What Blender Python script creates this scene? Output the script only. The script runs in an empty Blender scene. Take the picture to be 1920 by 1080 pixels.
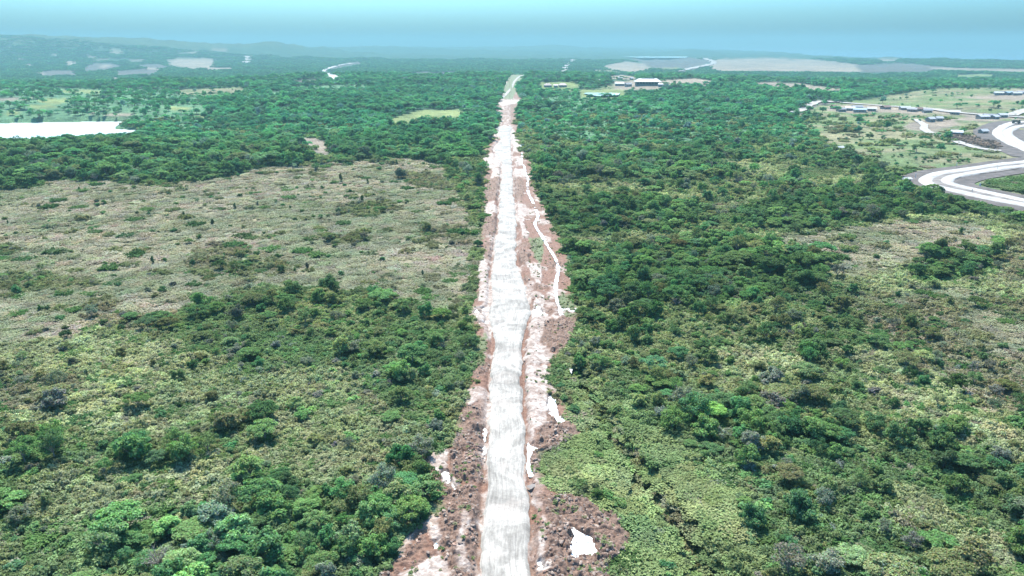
import bpy, bmesh, math, random
import numpy as np
from mathutils import Vector, Matrix

# ------------------------------------------------------------------ camera, world, sun, exposure
W, HH = 1920.0, 1080.0
FPX = 1371.0
CAMZ = 100.0
PITCH = math.radians(18.6)
sc = bpy.context.scene
COL = sc.collection
cam_d = bpy.data.cameras.new('camera')
cam = bpy.data.objects.new('camera', cam_d)
COL.objects.link(cam)
cam.location = (0, 0, CAMZ)
cam.rotation_euler = (math.pi / 2 - PITCH, 0, 0)
cam_d.sensor_width = 36.0
cam_d.lens = 36.0 * FPX / W
cam_d.clip_start = 1.0
cam_d.clip_end = 120000.0
sc.camera = cam

SUN_EL = math.radians(57)
SUN_AZ = math.radians(-14)          # from +Y towards +X
world = bpy.data.worlds.new('World')
sc.world = world
world.use_nodes = True
wn = world.node_tree
for n in list(wn.nodes):
    wn.nodes.remove(n)
w_out = wn.nodes.new('ShaderNodeOutputWorld')
w_bg = wn.nodes.new('ShaderNodeBackground')
w_sky = wn.nodes.new('ShaderNodeTexSky')
w_sky.sky_type = 'NISHITA'
w_sky.sun_disc = False
w_sky.sun_elevation = SUN_EL
w_sky.sun_rotation = SUN_AZ
w_sky.altitude = 100
w_sky.air_density = 1.0
w_sky.dust_density = 3.7
w_sky.ozone_density = 6.0
w_tint = wn.nodes.new('ShaderNodeMix')
w_tint.data_type = 'RGBA'
w_tint.blend_type = 'MULTIPLY'
w_tint.inputs[0].default_value = 1.0
w_tint.inputs[7].default_value = (0.275, 0.565, 0.725, 1)
wn.links.new(w_sky.outputs[0], w_tint.inputs[6])
wn.links.new(w_tint.outputs[2], w_bg.inputs[0])
w_bg.inputs[1].default_value = 0.118
wn.links.new(w_bg.outputs[0], w_out.inputs[0])

sun_d = bpy.data.lights.new('sun', 'SUN')
sun_d.energy = 2.75
sun_d.angle = math.radians(3.0)
sun_d.color = (1.0, 0.91, 0.775)
sun = bpy.data.objects.new('sun', sun_d)
COL.objects.link(sun)
_sd = Vector((math.sin(SUN_AZ) * math.cos(SUN_EL), math.cos(SUN_AZ) * math.cos(SUN_EL), math.sin(SUN_EL)))
sun.rotation_euler = (-_sd).to_track_quat('-Z', 'Y').to_euler()
sun.location = (0, 0, 300)

sc.view_settings.view_transform = 'Standard'
sc.view_settings.look = 'None'
sc.view_settings.gamma = 1.0
sc.view_settings.use_curve_mapping = False
sc.view_settings.exposure = 2.25
sc.cycles.max_bounces = 5
sc.cycles.diffuse_bounces = 3
sc.cycles.glossy_bounces = 2
sc.cycles.transmission_bounces = 3
sc.cycles.volume_bounces = 1
sc.cycles.transparent_max_bounces = 4
sc.cycles.use_denoising = True

# ------------------------------------------------------------------ numeric helpers
def hash2(ix, iy, seed):
    h = (ix.astype(np.int64) * 374761393 + iy.astype(np.int64) * 668265263 + seed * 1442695041) & 0xFFFFFFFF
    h = ((h ^ (h >> 13)) * 1274126177) & 0xFFFFFFFF
    h = (h ^ (h >> 16)) & 0xFFFFFF
    return h / float(0xFFFFFF)

def vnoise(x, y, seed=0):
    x = np.asarray(x, float); y = np.asarray(y, float)
    ix = np.floor(x); iy = np.floor(y)
    fx = x - ix; fy = y - iy
    fx = fx * fx * (3 - 2 * fx); fy = fy * fy * (3 - 2 * fy)
    a = hash2(ix, iy, seed); b = hash2(ix + 1, iy, seed)
    c = hash2(ix, iy + 1, seed); d = hash2(ix + 1, iy + 1, seed)
    return (a * (1 - fx) + b * fx) * (1 - fy) + (c * (1 - fx) + d * fx) * fy

def fbm(x, y, octv=4, seed=0):
    s = 0.0; amp = 0.5; tot = 0.0
    for o in range(octv):
        s = s + amp * vnoise(x * 2 ** o, y * 2 ** o, seed + o * 17)
        tot += amp; amp *= 0.5
    return s / tot

def sstep(a, b, x):
    t = np.clip((np.asarray(x, float) - a) / (b - a), 0, 1)
    return t * t * (3 - 2 * t)

CP, SP = math.cos(PITCH), math.sin(PITCH)

def ray(px, py):
    u = (np.asarray(px, float) - W / 2) / FPX
    v = (HH / 2 - np.asarray(py, float)) / FPX
    return u, CP + v * SP, -SP + v * CP      # x, y, z

def project(x, y, z):
    dz = z - CAMZ
    depth = y * CP - dz * SP
    up = y * SP + dz * CP
    depth_s = np.where(depth < 1, 1, depth)
    return W / 2 + FPX * x / depth_s, HH / 2 - FPX * up / depth_s, depth

def flat(px, py, z=0.0):
    rx, ry, rz = ray(px, py)
    t = (z - CAMZ) / np.minimum(rz, -1e-4)
    return rx * t, ry * t

def seg_dist(x, y, pts):
    best = np.full(np.shape(x), 1e9)
    for (x0, y0), (x1, y1) in zip(pts[:-1], pts[1:]):
        dx, dy = x1 - x0, y1 - y0
        t = np.clip(((x - x0) * dx + (y - y0) * dy) / (dx * dx + dy * dy), 0, 1)
        best = np.minimum(best, np.hypot(x - x0 - t * dx, y - y0 - t * dy))
    return best

def inpoly(px, py, poly):
    P = np.asarray(poly, float)
    res = np.zeros(px.shape, bool)
    m = (px >= P[:, 0].min()) & (px <= P[:, 0].max()) & (py >= P[:, 1].min()) & (py <= P[:, 1].max())
    if not m.any():
        return res
    x = px[m]; y = py[m]; r = np.zeros(x.shape, bool)
    j = len(P) - 1
    for i in range(len(P)):
        xi, yi = P[i]; xj, yj = P[j]
        if yi != yj:
            c = ((yi > y) != (yj > y)) & (x < (xj - xi) * (y - yi) / (yj - yi) + xi)
            r ^= c
        j = i
    res[m] = r
    return res

# ------------------------------------------------------------------ the lie of the land (metres)
SEA_Z = -84.0
LAKE_Z = -13.0
_gul = [tuple(map(float, flat(a, b))) for a, b in [(1085, 700), (1125, 770), (1165, 840), (1225, 920), (1290, 1010), (1340, 1100)]]
_rid = [tuple(map(float, flat(a, b))) for a, b in [(1480, 600), (1600, 640), (1720, 705), (1830, 770), (1960, 850), (2150, 960)]]
_val = [tuple(map(float, flat(a, b))) for a, b in [(1560, 580), (1690, 640), (1800, 700), (1900, 760), (2080, 850)]]
_bank = [tuple(map(float, flat(a, b))) for a, b in [(-200, 300), (60, 296), (230, 292), (400, 296), (520, 300)]]
_haul = [tuple(map(float, flat(a, b))) for a, b in [(1990, 300), (1850, 318), (1750, 335), (1760, 350), (1860, 372), (2000, 402)]]

def HGT(x, y):
    x = np.asarray(x, float); y = np.asarray(y, float)
    ys = np.maximum(y, 60.0)
    az = x / ys
    d = np.hypot(x, y)
    side = sstep(25, 120, np.abs(x + 5))
    amp = 3.0 + 9.0 * sstep(500, 2000, d) + 16.0 * sstep(3500, 8000, d)
    z = (fbm(x / 190.0 + 3.1, y / 190.0 + 7.7, 4, 5) - 0.5) * 2 * amp * (0.15 + 0.85 * side) * (1 - 0.6 * sstep(2600, 3600, d) * (1 - sstep(5500, 8000, d)))
    z = z + (fbm(x / 28.0, y / 28.0, 3, 9) - 0.5) * 1.8 * side
    # country beyond the crest lies lower
    yc = np.interp(az, [-0.8, -0.5, -0.3, -0.2, 0.12, 0.25, 0.5, 0.8], [1300, 1500, 2100, 2380, 2430, 2150, 1500, 1300])
    L = np.interp(az, [-0.8, -0.5, -0.3, -0.2, 0.1, 0.25, 0.5, 0.8], [2200, 2000, 1000, 600, 600, 1100, 2200, 2400])
    z = z - 60.0 * sstep(0, 1, (y - yc) / L)
    z = z - 5.0 * np.exp(-((y - 1500) / 420.0) ** 2) * np.exp(-(x / 500.0) ** 2)
    # hills
    for hx, hy, sx, sy, hh in ((-6200, 7200, 2300, 1500, 235), (-4000, 8300, 1500, 1500, 125), (-2600, 9300, 900, 1200, 70),
                               (-2650, 8600, 260, 500, 45), (-3300, 12500, 2600, 1200, 80), (-2350, 14000, 800, 900, 75), (-2100, 15500, 3000, 900, 70),
                               (900, 16000, 500, 700, 52), (1900, 16500, 700, 700, 40), (300, 16500, 2200, 800, 48), (2650, 11200, 330, 500, 55), (-700, 12000, 1500, 800, 30)):
        z = z + hh * np.exp(-((x - hx) / sx) ** 2 - ((y - hy) / sy) ** 2)
    z = z + 6.0 * np.exp(-(seg_dist(x, y, _bank) / 45.0) ** 2)
    z = z - 4.5 * np.exp(-(seg_dist(x, y, _gul) / 4.0) ** 2)
    z = z + 6.0 * np.exp(-(seg_dist(x, y, _rid) / 22.0) ** 2) - 6.0 * np.exp(-(seg_dist(x, y, _val) / 22.0) ** 2)
    # lake hollow
    z = z + (LAKE_Z + 2.0 - z) * np.exp(-(((x + 640) / 380.0) ** 4 + ((y - 960) / 190.0) ** 4))
    # haul road bench
    hd = seg_dist(x, y, _haul)
    z = z + (-2.0 - z) * np.exp(-(hd / 75.0) ** 4)
    # coast on the far right
    coast = np.interp(az, [-1, -0.02, 0.1, 0.25, 0.4, 0.7, 1.0], [60000, 60000, 40000, 19000, 9000, 5600, 4800])
    z = z - 75.0 * sstep(0, 1, (y - coast) / 1500.0)
    return z

_T = np.concatenate([np.geomspace(60, 60000, 700)])

def unproj(px, py):
    """points of the terrain seen at the given picture coordinates"""
    px = np.atleast_1d(np.asarray(px, float)); py = np.atleast_1d(np.asarray(py, float))
    rx, ry, rz = ray(px, py)
    out = np.zeros((len(px), 3))
    for i in range(len(px)):
        x = rx[i] * _T; y = ry[i] * _T; z = CAMZ + rz[i] * _T
        h = HGT(x, y)
        k = np.nonzero(z < h)[0]
        if len(k) == 0:
            t = _T[-1]
        elif k[0] == 0:
            t = _T[0]
        else:
            a = k[0] - 1
            da, db = z[a] - h[a], z[a + 1] - h[a + 1]
            t = _T[a] + (_T[a + 1] - _T[a]) * da / (da - db)
        X, Y = rx[i] * t, ry[i] * t
        out[i] = (X, Y, float(HGT(np.array([X]), np.array([Y]))[0]))
    return out

# ------------------------------------------------------------------ traced outlines (picture coordinates of the 1920x1080 photograph)
CL = [(1400, 600), (1200, 680), (1080, 705), (1040, 742), (1000, 758), (962, 822), (930, 815), (905, 806), (870, 796), (850, 795), (843, 842), (800, 856), (760, 866), (720, 880), (690, 886), (640, 891), (606, 884), (580, 874), (562, 890), (520, 893), (480, 896), (440, 903), (400, 903), (370, 905), (340, 907), (315, 910), (300, 905), (280, 908), (262, 926), (255, 922), (246, 921), (240, 930), (225, 936), (210, 928), (195, 931), (188, 938), (175, 942), (165, 945), (150, 951), (140, 960), (136, 966)]
CR = [(1400, 1200), (1200, 1190), (1080, 1150), (1040, 1176), (1000, 1178), (962, 1160), (942, 1110), (925, 1050), (912, 1022), (870, 1016), (850, 1020), (826, 1086), (800, 1084), (760, 1056), (720, 1038), (690, 1036), (670, 1048), (640, 1076), (600, 1086), (580, 1084), (560, 1076), (520, 1070), (480, 1062), (440, 1047), (400, 1030), (370, 1012), (340, 1001), (315, 1000), (300, 993), (280, 981), (255, 973), (240, 973), (225, 970), (205, 971), (195, 978), (188, 978), (175, 969), (165, 966), (150, 980), (140, 986), (136, 984)]
RL = [(1400, 880), (1080, 903), (1000, 906), (900, 914), (850, 916), (800, 919), (700, 924), (640, 927), (610, 919), (585, 916), (570, 921), (520, 922), (490, 925), (450, 931), (430, 935), (400, 936), (370, 937), (340, 941), (305, 942), (296, 932), (280, 926), (262, 938), (250, 932), (240, 925), (236, 936)]
RR = [(1400, 1005), (1080, 990), (1000, 990), (900, 986), (850, 983), (800, 979), (700, 975), (640, 976), (615, 983), (585, 993), (565, 991), (540, 984), (520, 977), (500, 970), (490, 966), (450, 966), (430, 968), (400, 965), (370, 962), (340, 961), (300, 959), (280, 958), (262, 957), (250, 957), (240, 961), (236, 955)]
BARE = [(l, y) for y, l in CL] + [(r, y) for y, r in CR[::-1]]

LAKE = [(-420, 229), (0, 225), (100, 221), (240, 219.5), (232, 227.5), (215, 239), (250, 240.5), (264, 245), (250, 250), (215, 250), (92, 262), (0, 262), (-420, 268)]

# vegetation zones, later ones lie over earlier ones.  M mixed thicket, F forest, S scrub, D dry field, G meadow, V vines and grass,
# T tan soil, Y bright field, X dark soil, B kept bare
ZONES = [
 ('M', [(-900, 130), (2900, 130), (2900, 1700), (-900, 1700)]),
 ('F', [(-900, 88), (2900, 88), (2900, 200), (-900, 260)]),
 # ---- left of the road, from far to near
 ('L', [(-400, 162), (200, 166), (480, 168), (440, 190), (400, 215), (470, 245), (240, 250), (-400, 260)]),
 ('F', [(230, 142), (330, 134), (430, 145), (450, 162), (330, 168), (250, 168)]),
 ('F', [(380, 190), (480, 172), (600, 152), (760, 142), (950, 134), (935, 230), (905, 290), (830, 312), (760, 300), (640, 300), (540, 300), (480, 250), (400, 240)]),
 ('F', [(-400, 262), (0, 256), (75, 250), (110, 260), (220, 250), (330, 250), (420, 262), (540, 280), (600, 296), (560, 312), (420, 332), (300, 345), (180, 340), (90, 340), (55, 352), (-400, 360)]),
 ('Y', [(730, 222), (790, 206), (860, 206), (876, 214), (850, 222), (790, 222), (760, 232), (735, 232)]),
 ('Y', [(108, 169), (150, 167), (193, 171), (190, 176), (150, 175), (115, 173)]),
 ('Y', [(70, 186), (130, 184), (138, 189), (110, 195), (72, 193)]),
 ('Y', [(54, 198), (95, 195), (104, 200), (80, 204), (56, 203)]),
 ('Y', [(8, 209), (36, 208), (32, 215), (8, 216)]),
 ('Y', [(312, 200), (357, 200), (354, 209), (320, 208)]),
 ('Y', [(352, 212), (398, 216), (394, 223), (372, 221)]),
 ('L', [(470, 182), (560, 162), (680, 158), (700, 168), (600, 180), (520, 188)]),
 ('L', [(470, 234), (560, 230), (700, 238), (700, 250), (560, 262), (480, 250)]),
 ('G', [(330, 168), (450, 163), (470, 172), (400, 180), (340, 178)]),
 ('T', [(562, 270), (570, 258), (600, 262), (622, 272), (612, 292), (580, 282)]),
 ('T', [(64, 340), (72, 336), (96, 343), (100, 352), (76, 354)]),
 ('T', [(160, 218), (175, 209), (174, 214), (165, 217)]),
 ('T', [(196, 213), (245, 213), (250, 217), (200, 219)]),
 ('T', [(-300, 184), (0, 184), (62, 184), (60, 187), (0, 189), (-300, 190)]),
 ('D', [(-400, 366), (0, 356), (60, 350), (90, 340), (180, 342), (300, 347), (420, 334), (500, 314), (640, 306), (760, 300), (830, 312), (850, 345), (880, 395), (897, 440), (893, 500), (880, 575), (860, 600), (700, 560), (600, 545), (480, 545), (380, 560), (300, 600), (200, 610), (140, 640), (0, 650), (-400, 680)]),
 ('K', [(560, 320), (600, 318), (612, 332), (552, 330)]),
 ('K', [(745, 330), (800, 322), (838, 340), (850, 360), (790, 352)]),
 ('K', [(640, 385), (690, 378), (740, 380), (745, 396), (690, 408), (640, 408)]),
 ('K', [(780, 430), (830, 428), (890, 440), (890, 465), (820, 460), (785, 450)]),
 ('K', [(350, 500), (380, 466), (430, 455), (470, 480), (540, 490), (530, 515), (440, 525), (370, 515)]),
 ('K', [(0, 515), (80, 512), (190, 530), (150, 548), (40, 550), (0, 550)]),
 ('K', [(-300, 455), (0, 462), (30, 464), (40, 478), (0, 478), (-300, 480)]),
 ('K', [(150, 570), (210, 552), (240, 590), (330, 590), (320, 622), (230, 625), (150, 600)]),
 ('K', [(600, 440), (690, 440), (700, 455), (610, 462)]),
 ('M', [(300, 600), (380, 560), (480, 545), (620, 545), (760, 560), (870, 590), (892, 650), (882, 700), (862, 760), (850, 850), (780, 860), (720, 790), (650, 710), (560, 695), (430, 690), (350, 660)]),
 ('S', [(-400, 672), (0, 645), (150, 640), (320, 640), (440, 700), (420, 780), (250, 760), (100, 800), (-400, 800)]),
 ('K', [(-200, 700), (60, 690), (160, 720), (150, 760), (40, 780), (-200, 780)]),
 ('S', [(90, 650), (160, 625), (300, 650), (420, 700), (380, 730), (240, 720), (120, 690)]),
 ('S', [(430, 700), (560, 695), (640, 700), (700, 740), (740, 800), (770, 860), (740, 910), (640, 930), (560, 905), (470, 890), (430, 860), (500, 790), (420, 760)]),
 ('S', [(130, 740), (260, 720), (380, 750), (400, 800), (300, 830), (180, 820)]),
 ('S', [(60, 880), (200, 870), (330, 890), (440, 900), (470, 940), (330, 945), (260, 980), (120, 1000), (40, 960)]),
 ('D', [(150, 980), (230, 960), (300, 968), (260, 995), (170, 1005)]),
 ('D', [(330, 880), (380, 885), (375, 915), (330, 920)]),
 ('F', [(150, 1700), (130, 1060), (180, 1000), (270, 985), (330, 948), (450, 958), (510, 930), (640, 935), (740, 885), (800, 875), (822, 960), (765, 1000), (730, 1060), (560, 1100), (560, 1700)]),
 ('V', [(740, 1060), (760, 1010), (830, 1010), (830, 1080), (800, 1300), (640, 1300)]),
 # ---- right of the road
 ('F', [(975, 145), (1100, 160), (1240, 168), (1500, 182), (1520, 200), (1470, 216), (1250, 215), (1120, 200), (1000, 210)]),
 ('L', [(1000, 186), (1060, 178), (1180, 196), (1210, 208), (1160, 216), (1060, 210)]),
 ('G', [(1120, 166), (1150, 158), (1180, 170), (1150, 174)]),
 ('M', [(975, 210), (1180, 218), (1240, 215), (1500, 225), (1560, 270), (1640, 300), (1700, 335), (1760, 360), (1850, 395), (1920, 412), (2300, 480), (2300, 440), (1880, 400), (1700, 400), (1560, 428), (1430, 445), (1300, 436), (1180, 440), (1060, 440), (1030, 400), (1000, 330), (980, 280)]),
 ('L', [(985, 225), (1180, 222), (1260, 240), (1400, 262), (1330, 285), (1150, 275), (1000, 262)]),
 ('F', [(1000, 300), (1120, 286), (1300, 292), (1440, 300), (1400, 330), (1250, 336), (1100, 330), (1010, 340)]),
 ('F', [(1035, 395), (1150, 372), (1300, 385), (1340, 410), (1250, 436), (1150, 440), (1070, 440)]),
 ('F', [(1380, 395), (1500, 368), (1640, 352), (1740, 362), (1850, 395), (1780, 404), (1600, 416), (1450, 432), (1390, 425)]),
 ('S', [(1340, 300), (1480, 310), (1560, 325), (1500, 340), (1380, 325)]),
 ('S', [(1040, 345), (1200, 345), (1220, 356), (1060, 360)]),
 ('S', [(1320, 385), (1420, 372), (1440, 384), (1350, 398)]),
 ('S', [(1500, 345), (1600, 330), (1640, 340), (1540, 356)]),
 ('L', [(1250, 218), (1400, 214), (1500, 224), (1560, 250), (1460, 262), (1330, 244), (1220, 232)]),
 ('S', [(1210, 366), (1290, 362), (1330, 375), (1280, 384), (1215, 378)]),
 ('S', [(1060, 452), (1180, 440), (1330, 444), (1300, 452), (1160, 462), (1070, 470)]),
 ('G', [(1460, 320), (1580, 318), (1590, 332), (1480, 336)]),
 ('G', [(1500, 226), (1700, 215), (1960, 215), (2500, 230), (2500, 330), (1920, 420), (1860, 398), (1700, 338), (1640, 306), (1570, 280), (1540, 262)]),
 ('G', [(1470, 214), (1530, 200), (1760, 165), (1920, 165), (2500, 170), (2500, 240), (1700, 222), (1560, 225)]),
 ('K', [(1550, 240), (1600, 236), (1612, 246), (1560, 248)]),
 ('K', [(1680, 238), (1715, 234), (1712, 244), (1680, 246)]),
 ('G', [(1720, 345), (1800, 300), (1960, 300), (2300, 320), (2300, 420), (1920, 388), (1800, 360)]),
 ('S', [(1340, 450), (1450, 440), (1600, 425), (1700, 405), (1860, 410), (1960, 440), (2400, 500), (2400, 620), (1920, 560), (1700, 560), (1540, 540), (1480, 500)]),
 ('D', [(1430, 452), (1560, 432), (1700, 412), (1850, 418), (1866, 450), (1840, 480), (1720, 497), (1650, 512), (1600, 530), (1560, 522), (1500, 482)]),
 ('D', [(1880, 560), (1780, 540), (1640, 560), (1590, 560), (1580, 580), (1700, 570), (1880, 590)]),
 ('F', [(1062, 470), (1160, 466), (1300, 452), (1450, 452), (1540, 480), (1560, 500), (1540, 530), (1450, 560), (1400, 572), (1290, 562), (1190, 572), (1085, 574)]),
 ('F', [(1700, 510), (1740, 478), (1820, 470), (1876, 490), (1860, 512), (1790, 530), (1720, 528)]),
 ('K', [(1920, 440), (1860, 490), (1880, 530), (1960, 540), (2300, 560), (2300, 460)]),
 ('M', [(1085, 575), (1300, 565), (1420, 575), (1560, 590), (1600, 640), (1480, 650), (1340, 655), (1300, 700), (1200, 740), (1120, 720), (1060, 660)]),
 ('K', [(1600, 560), (1760, 560), (1960, 570), (2500, 600), (2500, 900), (1920, 800), (1840, 770), (1720, 690), (1620, 640)]),
 ('D', [(1780, 580), (1860, 590), (1930, 620), (1930, 680), (1850, 640)]),
 ('S', [(1340, 655), (1480, 650), (1500, 690), (1420, 720), (1350, 690)]),
 ('S', [(1560, 640), (1620, 645), (1720, 700), (1830, 770), (1960, 850), (2300, 980), (2300, 1060), (1920, 900), (1800, 830), (1700, 770), (1620, 720)]),
 ('M', [(1200, 745), (1320, 720), (1480, 720), (1580, 770), (1590, 850), (1500, 870), (1390, 870), (1290, 850), (1230, 800)]),
 ('F', [(1240, 780), (1300, 770), (1420, 770), (1560, 780), (1580, 840), (1400, 868), (1330, 850)]),
 ('V', [(1040, 700), (1085, 690), (1180, 760), (1240, 815), (1300, 870), (1360, 880), (1370, 930), (1420, 1000), (1440, 1080), (1480, 1300), (1200, 1300), (1175, 1080), (1180, 980), (1090, 930), (1015, 890), (1090, 840), (1086, 790), (1060, 750)]),
 ('V', [(1005, 830), (1100, 815), (1125, 930), (1005, 935)]),
 ('K', [(1128, 785), (1152, 790), (1225, 888), (1285, 965), (1325, 1050), (1345, 1150), (1315, 1150), (1295, 1050), (1245, 975), (1180, 890)]),
 ('S', [(1640, 900), (1720, 920), (1860, 1000), (1960, 1060), (2100, 1200), (1860, 1080), (1740, 1010), (1660, 960)]),
 # ---- far clearings and workings
 ('T', [(310, 113), (345, 108), (400, 109), (406, 116), (398, 126), (355, 129), (315, 121)]),
 ('T', [(160, 101), (176, 105), (180, 110), (232, 110), (228, 114), (178, 113), (162, 106)]),
 ('T', [(240, 112), (272, 111), (270, 116), (244, 116)]),
 ('T', [(260, 131), (282, 125), (305, 127), (300, 133), (264, 136)]),
 ('X', [(70, 134), (110, 131), (150, 134), (145, 140), (80, 141)]),
 ('X', [(150, 128), (175, 119), (215, 118), (230, 124), (200, 131), (160, 133)]),
 ('X', [(210, 134), (270, 129), (300, 132), (290, 139), (220, 141)]),
 ('X', [(250, 122), (300, 120), (320, 126), (290, 128)]),
 ('T', [(68, 137), (78, 135), (82, 141), (70, 142)]),
 ('T', [(206, 150), (214, 143), (224, 146), (226, 152), (208, 153)]),
 ('T', [(115, 118), (130, 114), (150, 118), (130, 122)]),
 ('T', [(90, 104), (112, 102), (110, 107)]),
 ('T', [(200, 98), (230, 96), (228, 100)]),
 ('T', [(180, 124), (205, 121), (210, 126), (186, 128)]),
 ('T', [(330, 100), (370, 97), (372, 101)]),
 ('T', [(40, 122), (60, 119), (62, 124)]),
 ('T', [(380, 128), (444, 126), (440, 129), (384, 131)]),
 ('T', [(398, 94), (412, 90), (424, 94), (420, 97)]),
 ('T', [(32, 111), (42, 108), (44, 112)]),
 ('X', [(545, 156), (560, 150), (600, 149), (612, 152), (590, 158), (550, 161)]),
 ('X', [(760, 140), (790, 135), (860, 135), (870, 138), (840, 142), (770, 144)]),
 ('X', [(598, 135), (610, 128), (645, 119), (675, 115), (680, 120), (650, 124), (622, 131), (616, 135), (636, 147), (625, 151), (604, 142)]),
 ('X', [(1051, 139), (1059, 122), (1070, 110), (1079, 112), (1067, 124), (1061, 139)]),
 ('X', [(1245, 141), (1300, 127), (1330, 119), (1326, 110), (1345, 113), (1343, 121), (1300, 131), (1255, 142)]),
 ('X', [(454, 119), (458, 105), (470, 105), (468, 119)]),
 ('T', [(1127, 124), (1175, 115), (1210, 120), (1222, 131), (1190, 134), (1150, 134)]),
 ('G', [(1090, 134), (1140, 130), (1185, 134), (1160, 139), (1100, 138)]),
 ('X', [(1170, 110), (1290, 108), (1335, 112), (1310, 128), (1250, 130), (1225, 128), (1200, 116)]),
 ('G', [(1225, 128), (1270, 126), (1285, 132), (1240, 136)]),
 ('T', [(1330, 128), (1340, 112), (1440, 109), (1530, 112), (1620, 122), (1640, 130), (1610, 135), (1440, 134), (1350, 134)]),
 ('X', [(1600, 122), (1690, 118), (1780, 126), (1740, 134), (1620, 136)]),
 ('T', [(1740, 126), (1920, 130), (2300, 134), (2300, 138), (1920, 135), (1760, 131)]),
 ('T', [(1646, 110), (1684, 109), (1684, 114), (1650, 116)]),
 ('T', [(1120, 145), (1170, 140), (1195, 145), (1190, 150), (1150, 148)]),
 ('T', [(1240, 150), (1300, 147), (1340, 152), (1330, 160), (1240, 158)]),
 ('T', [(1400, 156), (1440, 154), (1500, 156), (1580, 168), (1600, 171), (1540, 170), (1450, 165)]),
 ('Y', [(1400, 145), (1445, 143), (1470, 146), (1420, 148)]),
 ('Y', [(1790, 140), (1860, 139), (1880, 143), (1800, 145)]),
 ('Y', [(1012, 154), (1075, 154), (1090, 160), (1078, 171), (1010, 171)]),
 ('Y', [(1085, 168), (1170, 168), (1172, 184), (1088, 184)]),
 ('T', [(1150, 152), (1240, 150), (1245, 168), (1150, 168)]),
 ('X', [(1462, 218), (1500, 209), (1516, 196), (1530, 188), (1562, 188), (1560, 195), (1535, 197), (1522, 204), (1505, 213), (1475, 221)]),
 ('T', [(1690, 238), (1715, 226), (1790, 224), (1800, 234), (1740, 248)]),
 ('T', [(1640, 200), (1760, 204), (1850, 212), (1920, 216), (1920, 224), (1760, 214)]),
 ('T', [(1545, 207), (1560, 198), (1640, 196), (1760, 206), (1740, 214), (1660, 212), (1600, 213)]),
 ('T', [(1780, 224), (1840, 214), (1890, 222), (1850, 230)]),
 ('T', [(1775, 183), (1850, 180), (1880, 170), (1930, 168), (2200, 170), (2200, 186), (1920, 188)]),
 ('X', [(1778, 254), (1830, 252), (1876, 266), (1880, 276), (1830, 280), (1790, 268)]),
 ('X', [(1880, 250), (1930, 240), (2200, 250), (2200, 290), (1930, 276), (1890, 262)]),
]
ZN = 'MFSDGVTYXBKL'
ZID = {c: i for i, c in enumerate(ZN)}

def classify(px, py, wob=True):
    if wob:
        a = np.clip((py - 90) * 0.035, 0.25, 20.0)
        n1 = fbm(px / (a * 2.2 + 2), py / (a * 1.1 + 1), 3, 31) - 0.5
        n2 = fbm(px / (a * 2.2 + 2), py / (a * 1.1 + 1), 3, 77) - 0.5
        qx = px + n1 * a * 3.4; qy = py + n2 * a * 1.7
    else:
        qx, qy = px, py
    c = np.zeros(px.shape, np.int16)
    for k, poly in ZONES:
        c[inpoly(qx, qy, poly)] = ZID[k]
    return c

# ------------------------------------------------------------------ materials
def mat_new(name):
    m = bpy.data.materials.new(name)
    m.use_nodes = True
    nt = m.node_tree
    for n in list(nt.nodes):
        nt.nodes.remove(n)
    out = nt.nodes.new('ShaderNodeOutputMaterial')
    return m, nt, out

def N(nt, t, **kw):
    n = nt.nodes.new(t)
    for k, v in kw.items():
        setattr(n, k, v)
    return n

def mixc(nt, a, b, fac, mode='MIX'):
    n = N(nt, 'ShaderNodeMix', data_type='RGBA', blend_type=mode)
    for sock, v in ((n.inputs[0], fac), (n.inputs[6], a), (n.inputs[7], b)):
        if hasattr(v, 'is_output'):
            nt.links.new(v, sock)
        elif isinstance(v, (int, float)):
            sock.default_value = v
        else:
            sock.default_value = (*v, 1) if len(v) == 3 else v
    return n.outputs[2]

def noise(nt, scale, detail=4, rough=0.55, vec=None, dist=0.0):
    n = N(nt, 'ShaderNodeTexNoise')
    n.inputs['Scale'].default_value = scale
    n.inputs['Detail'].default_value = detail
    n.inputs['Roughness'].default_value = rough
    n.inputs['Distortion'].default_value = dist
    if vec is not None:
        nt.links.new(vec, n.inputs['Vector'])
    return n.outputs[0]

def ramp(nt, val, stops):
    r = N(nt, 'ShaderNodeValToRGB')
    e = r.color_ramp.elements
    while len(e) < len(stops):
        e.new(0.5)
    for el, (p, c) in zip(e, stops):
        el.position = p
        el.color = (*c, 1) if len(c) == 3 else c
    nt.links.new(val, r.inputs[0])
    return r.outputs[0]

def mat_plain(name, colour, rough=0.85, var=0.25, scale=0.6, spec=0.2):
    m, nt, out = mat_new(name)
    b = N(nt, 'ShaderNodeBsdfPrincipled')
    b.inputs['Roughness'].default_value = rough
    b.inputs['Specular IOR Level'].default_value = spec
    geo = N(nt, 'ShaderNodeTexCoord')
    nz = noise(nt, scale, 5, 0.6, geo.outputs['Object'])
    lo = tuple(c * (1 - var) for c in colour); hi = tuple(min(1, c * (1 + var)) for c in colour)
    nt.links.new(ramp(nt, nz, [(0.3, lo), (0.7, hi)]), b.inputs['Base Color'])
    nt.links.new(b.outputs[0], out.inputs[0])
    return m

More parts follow.
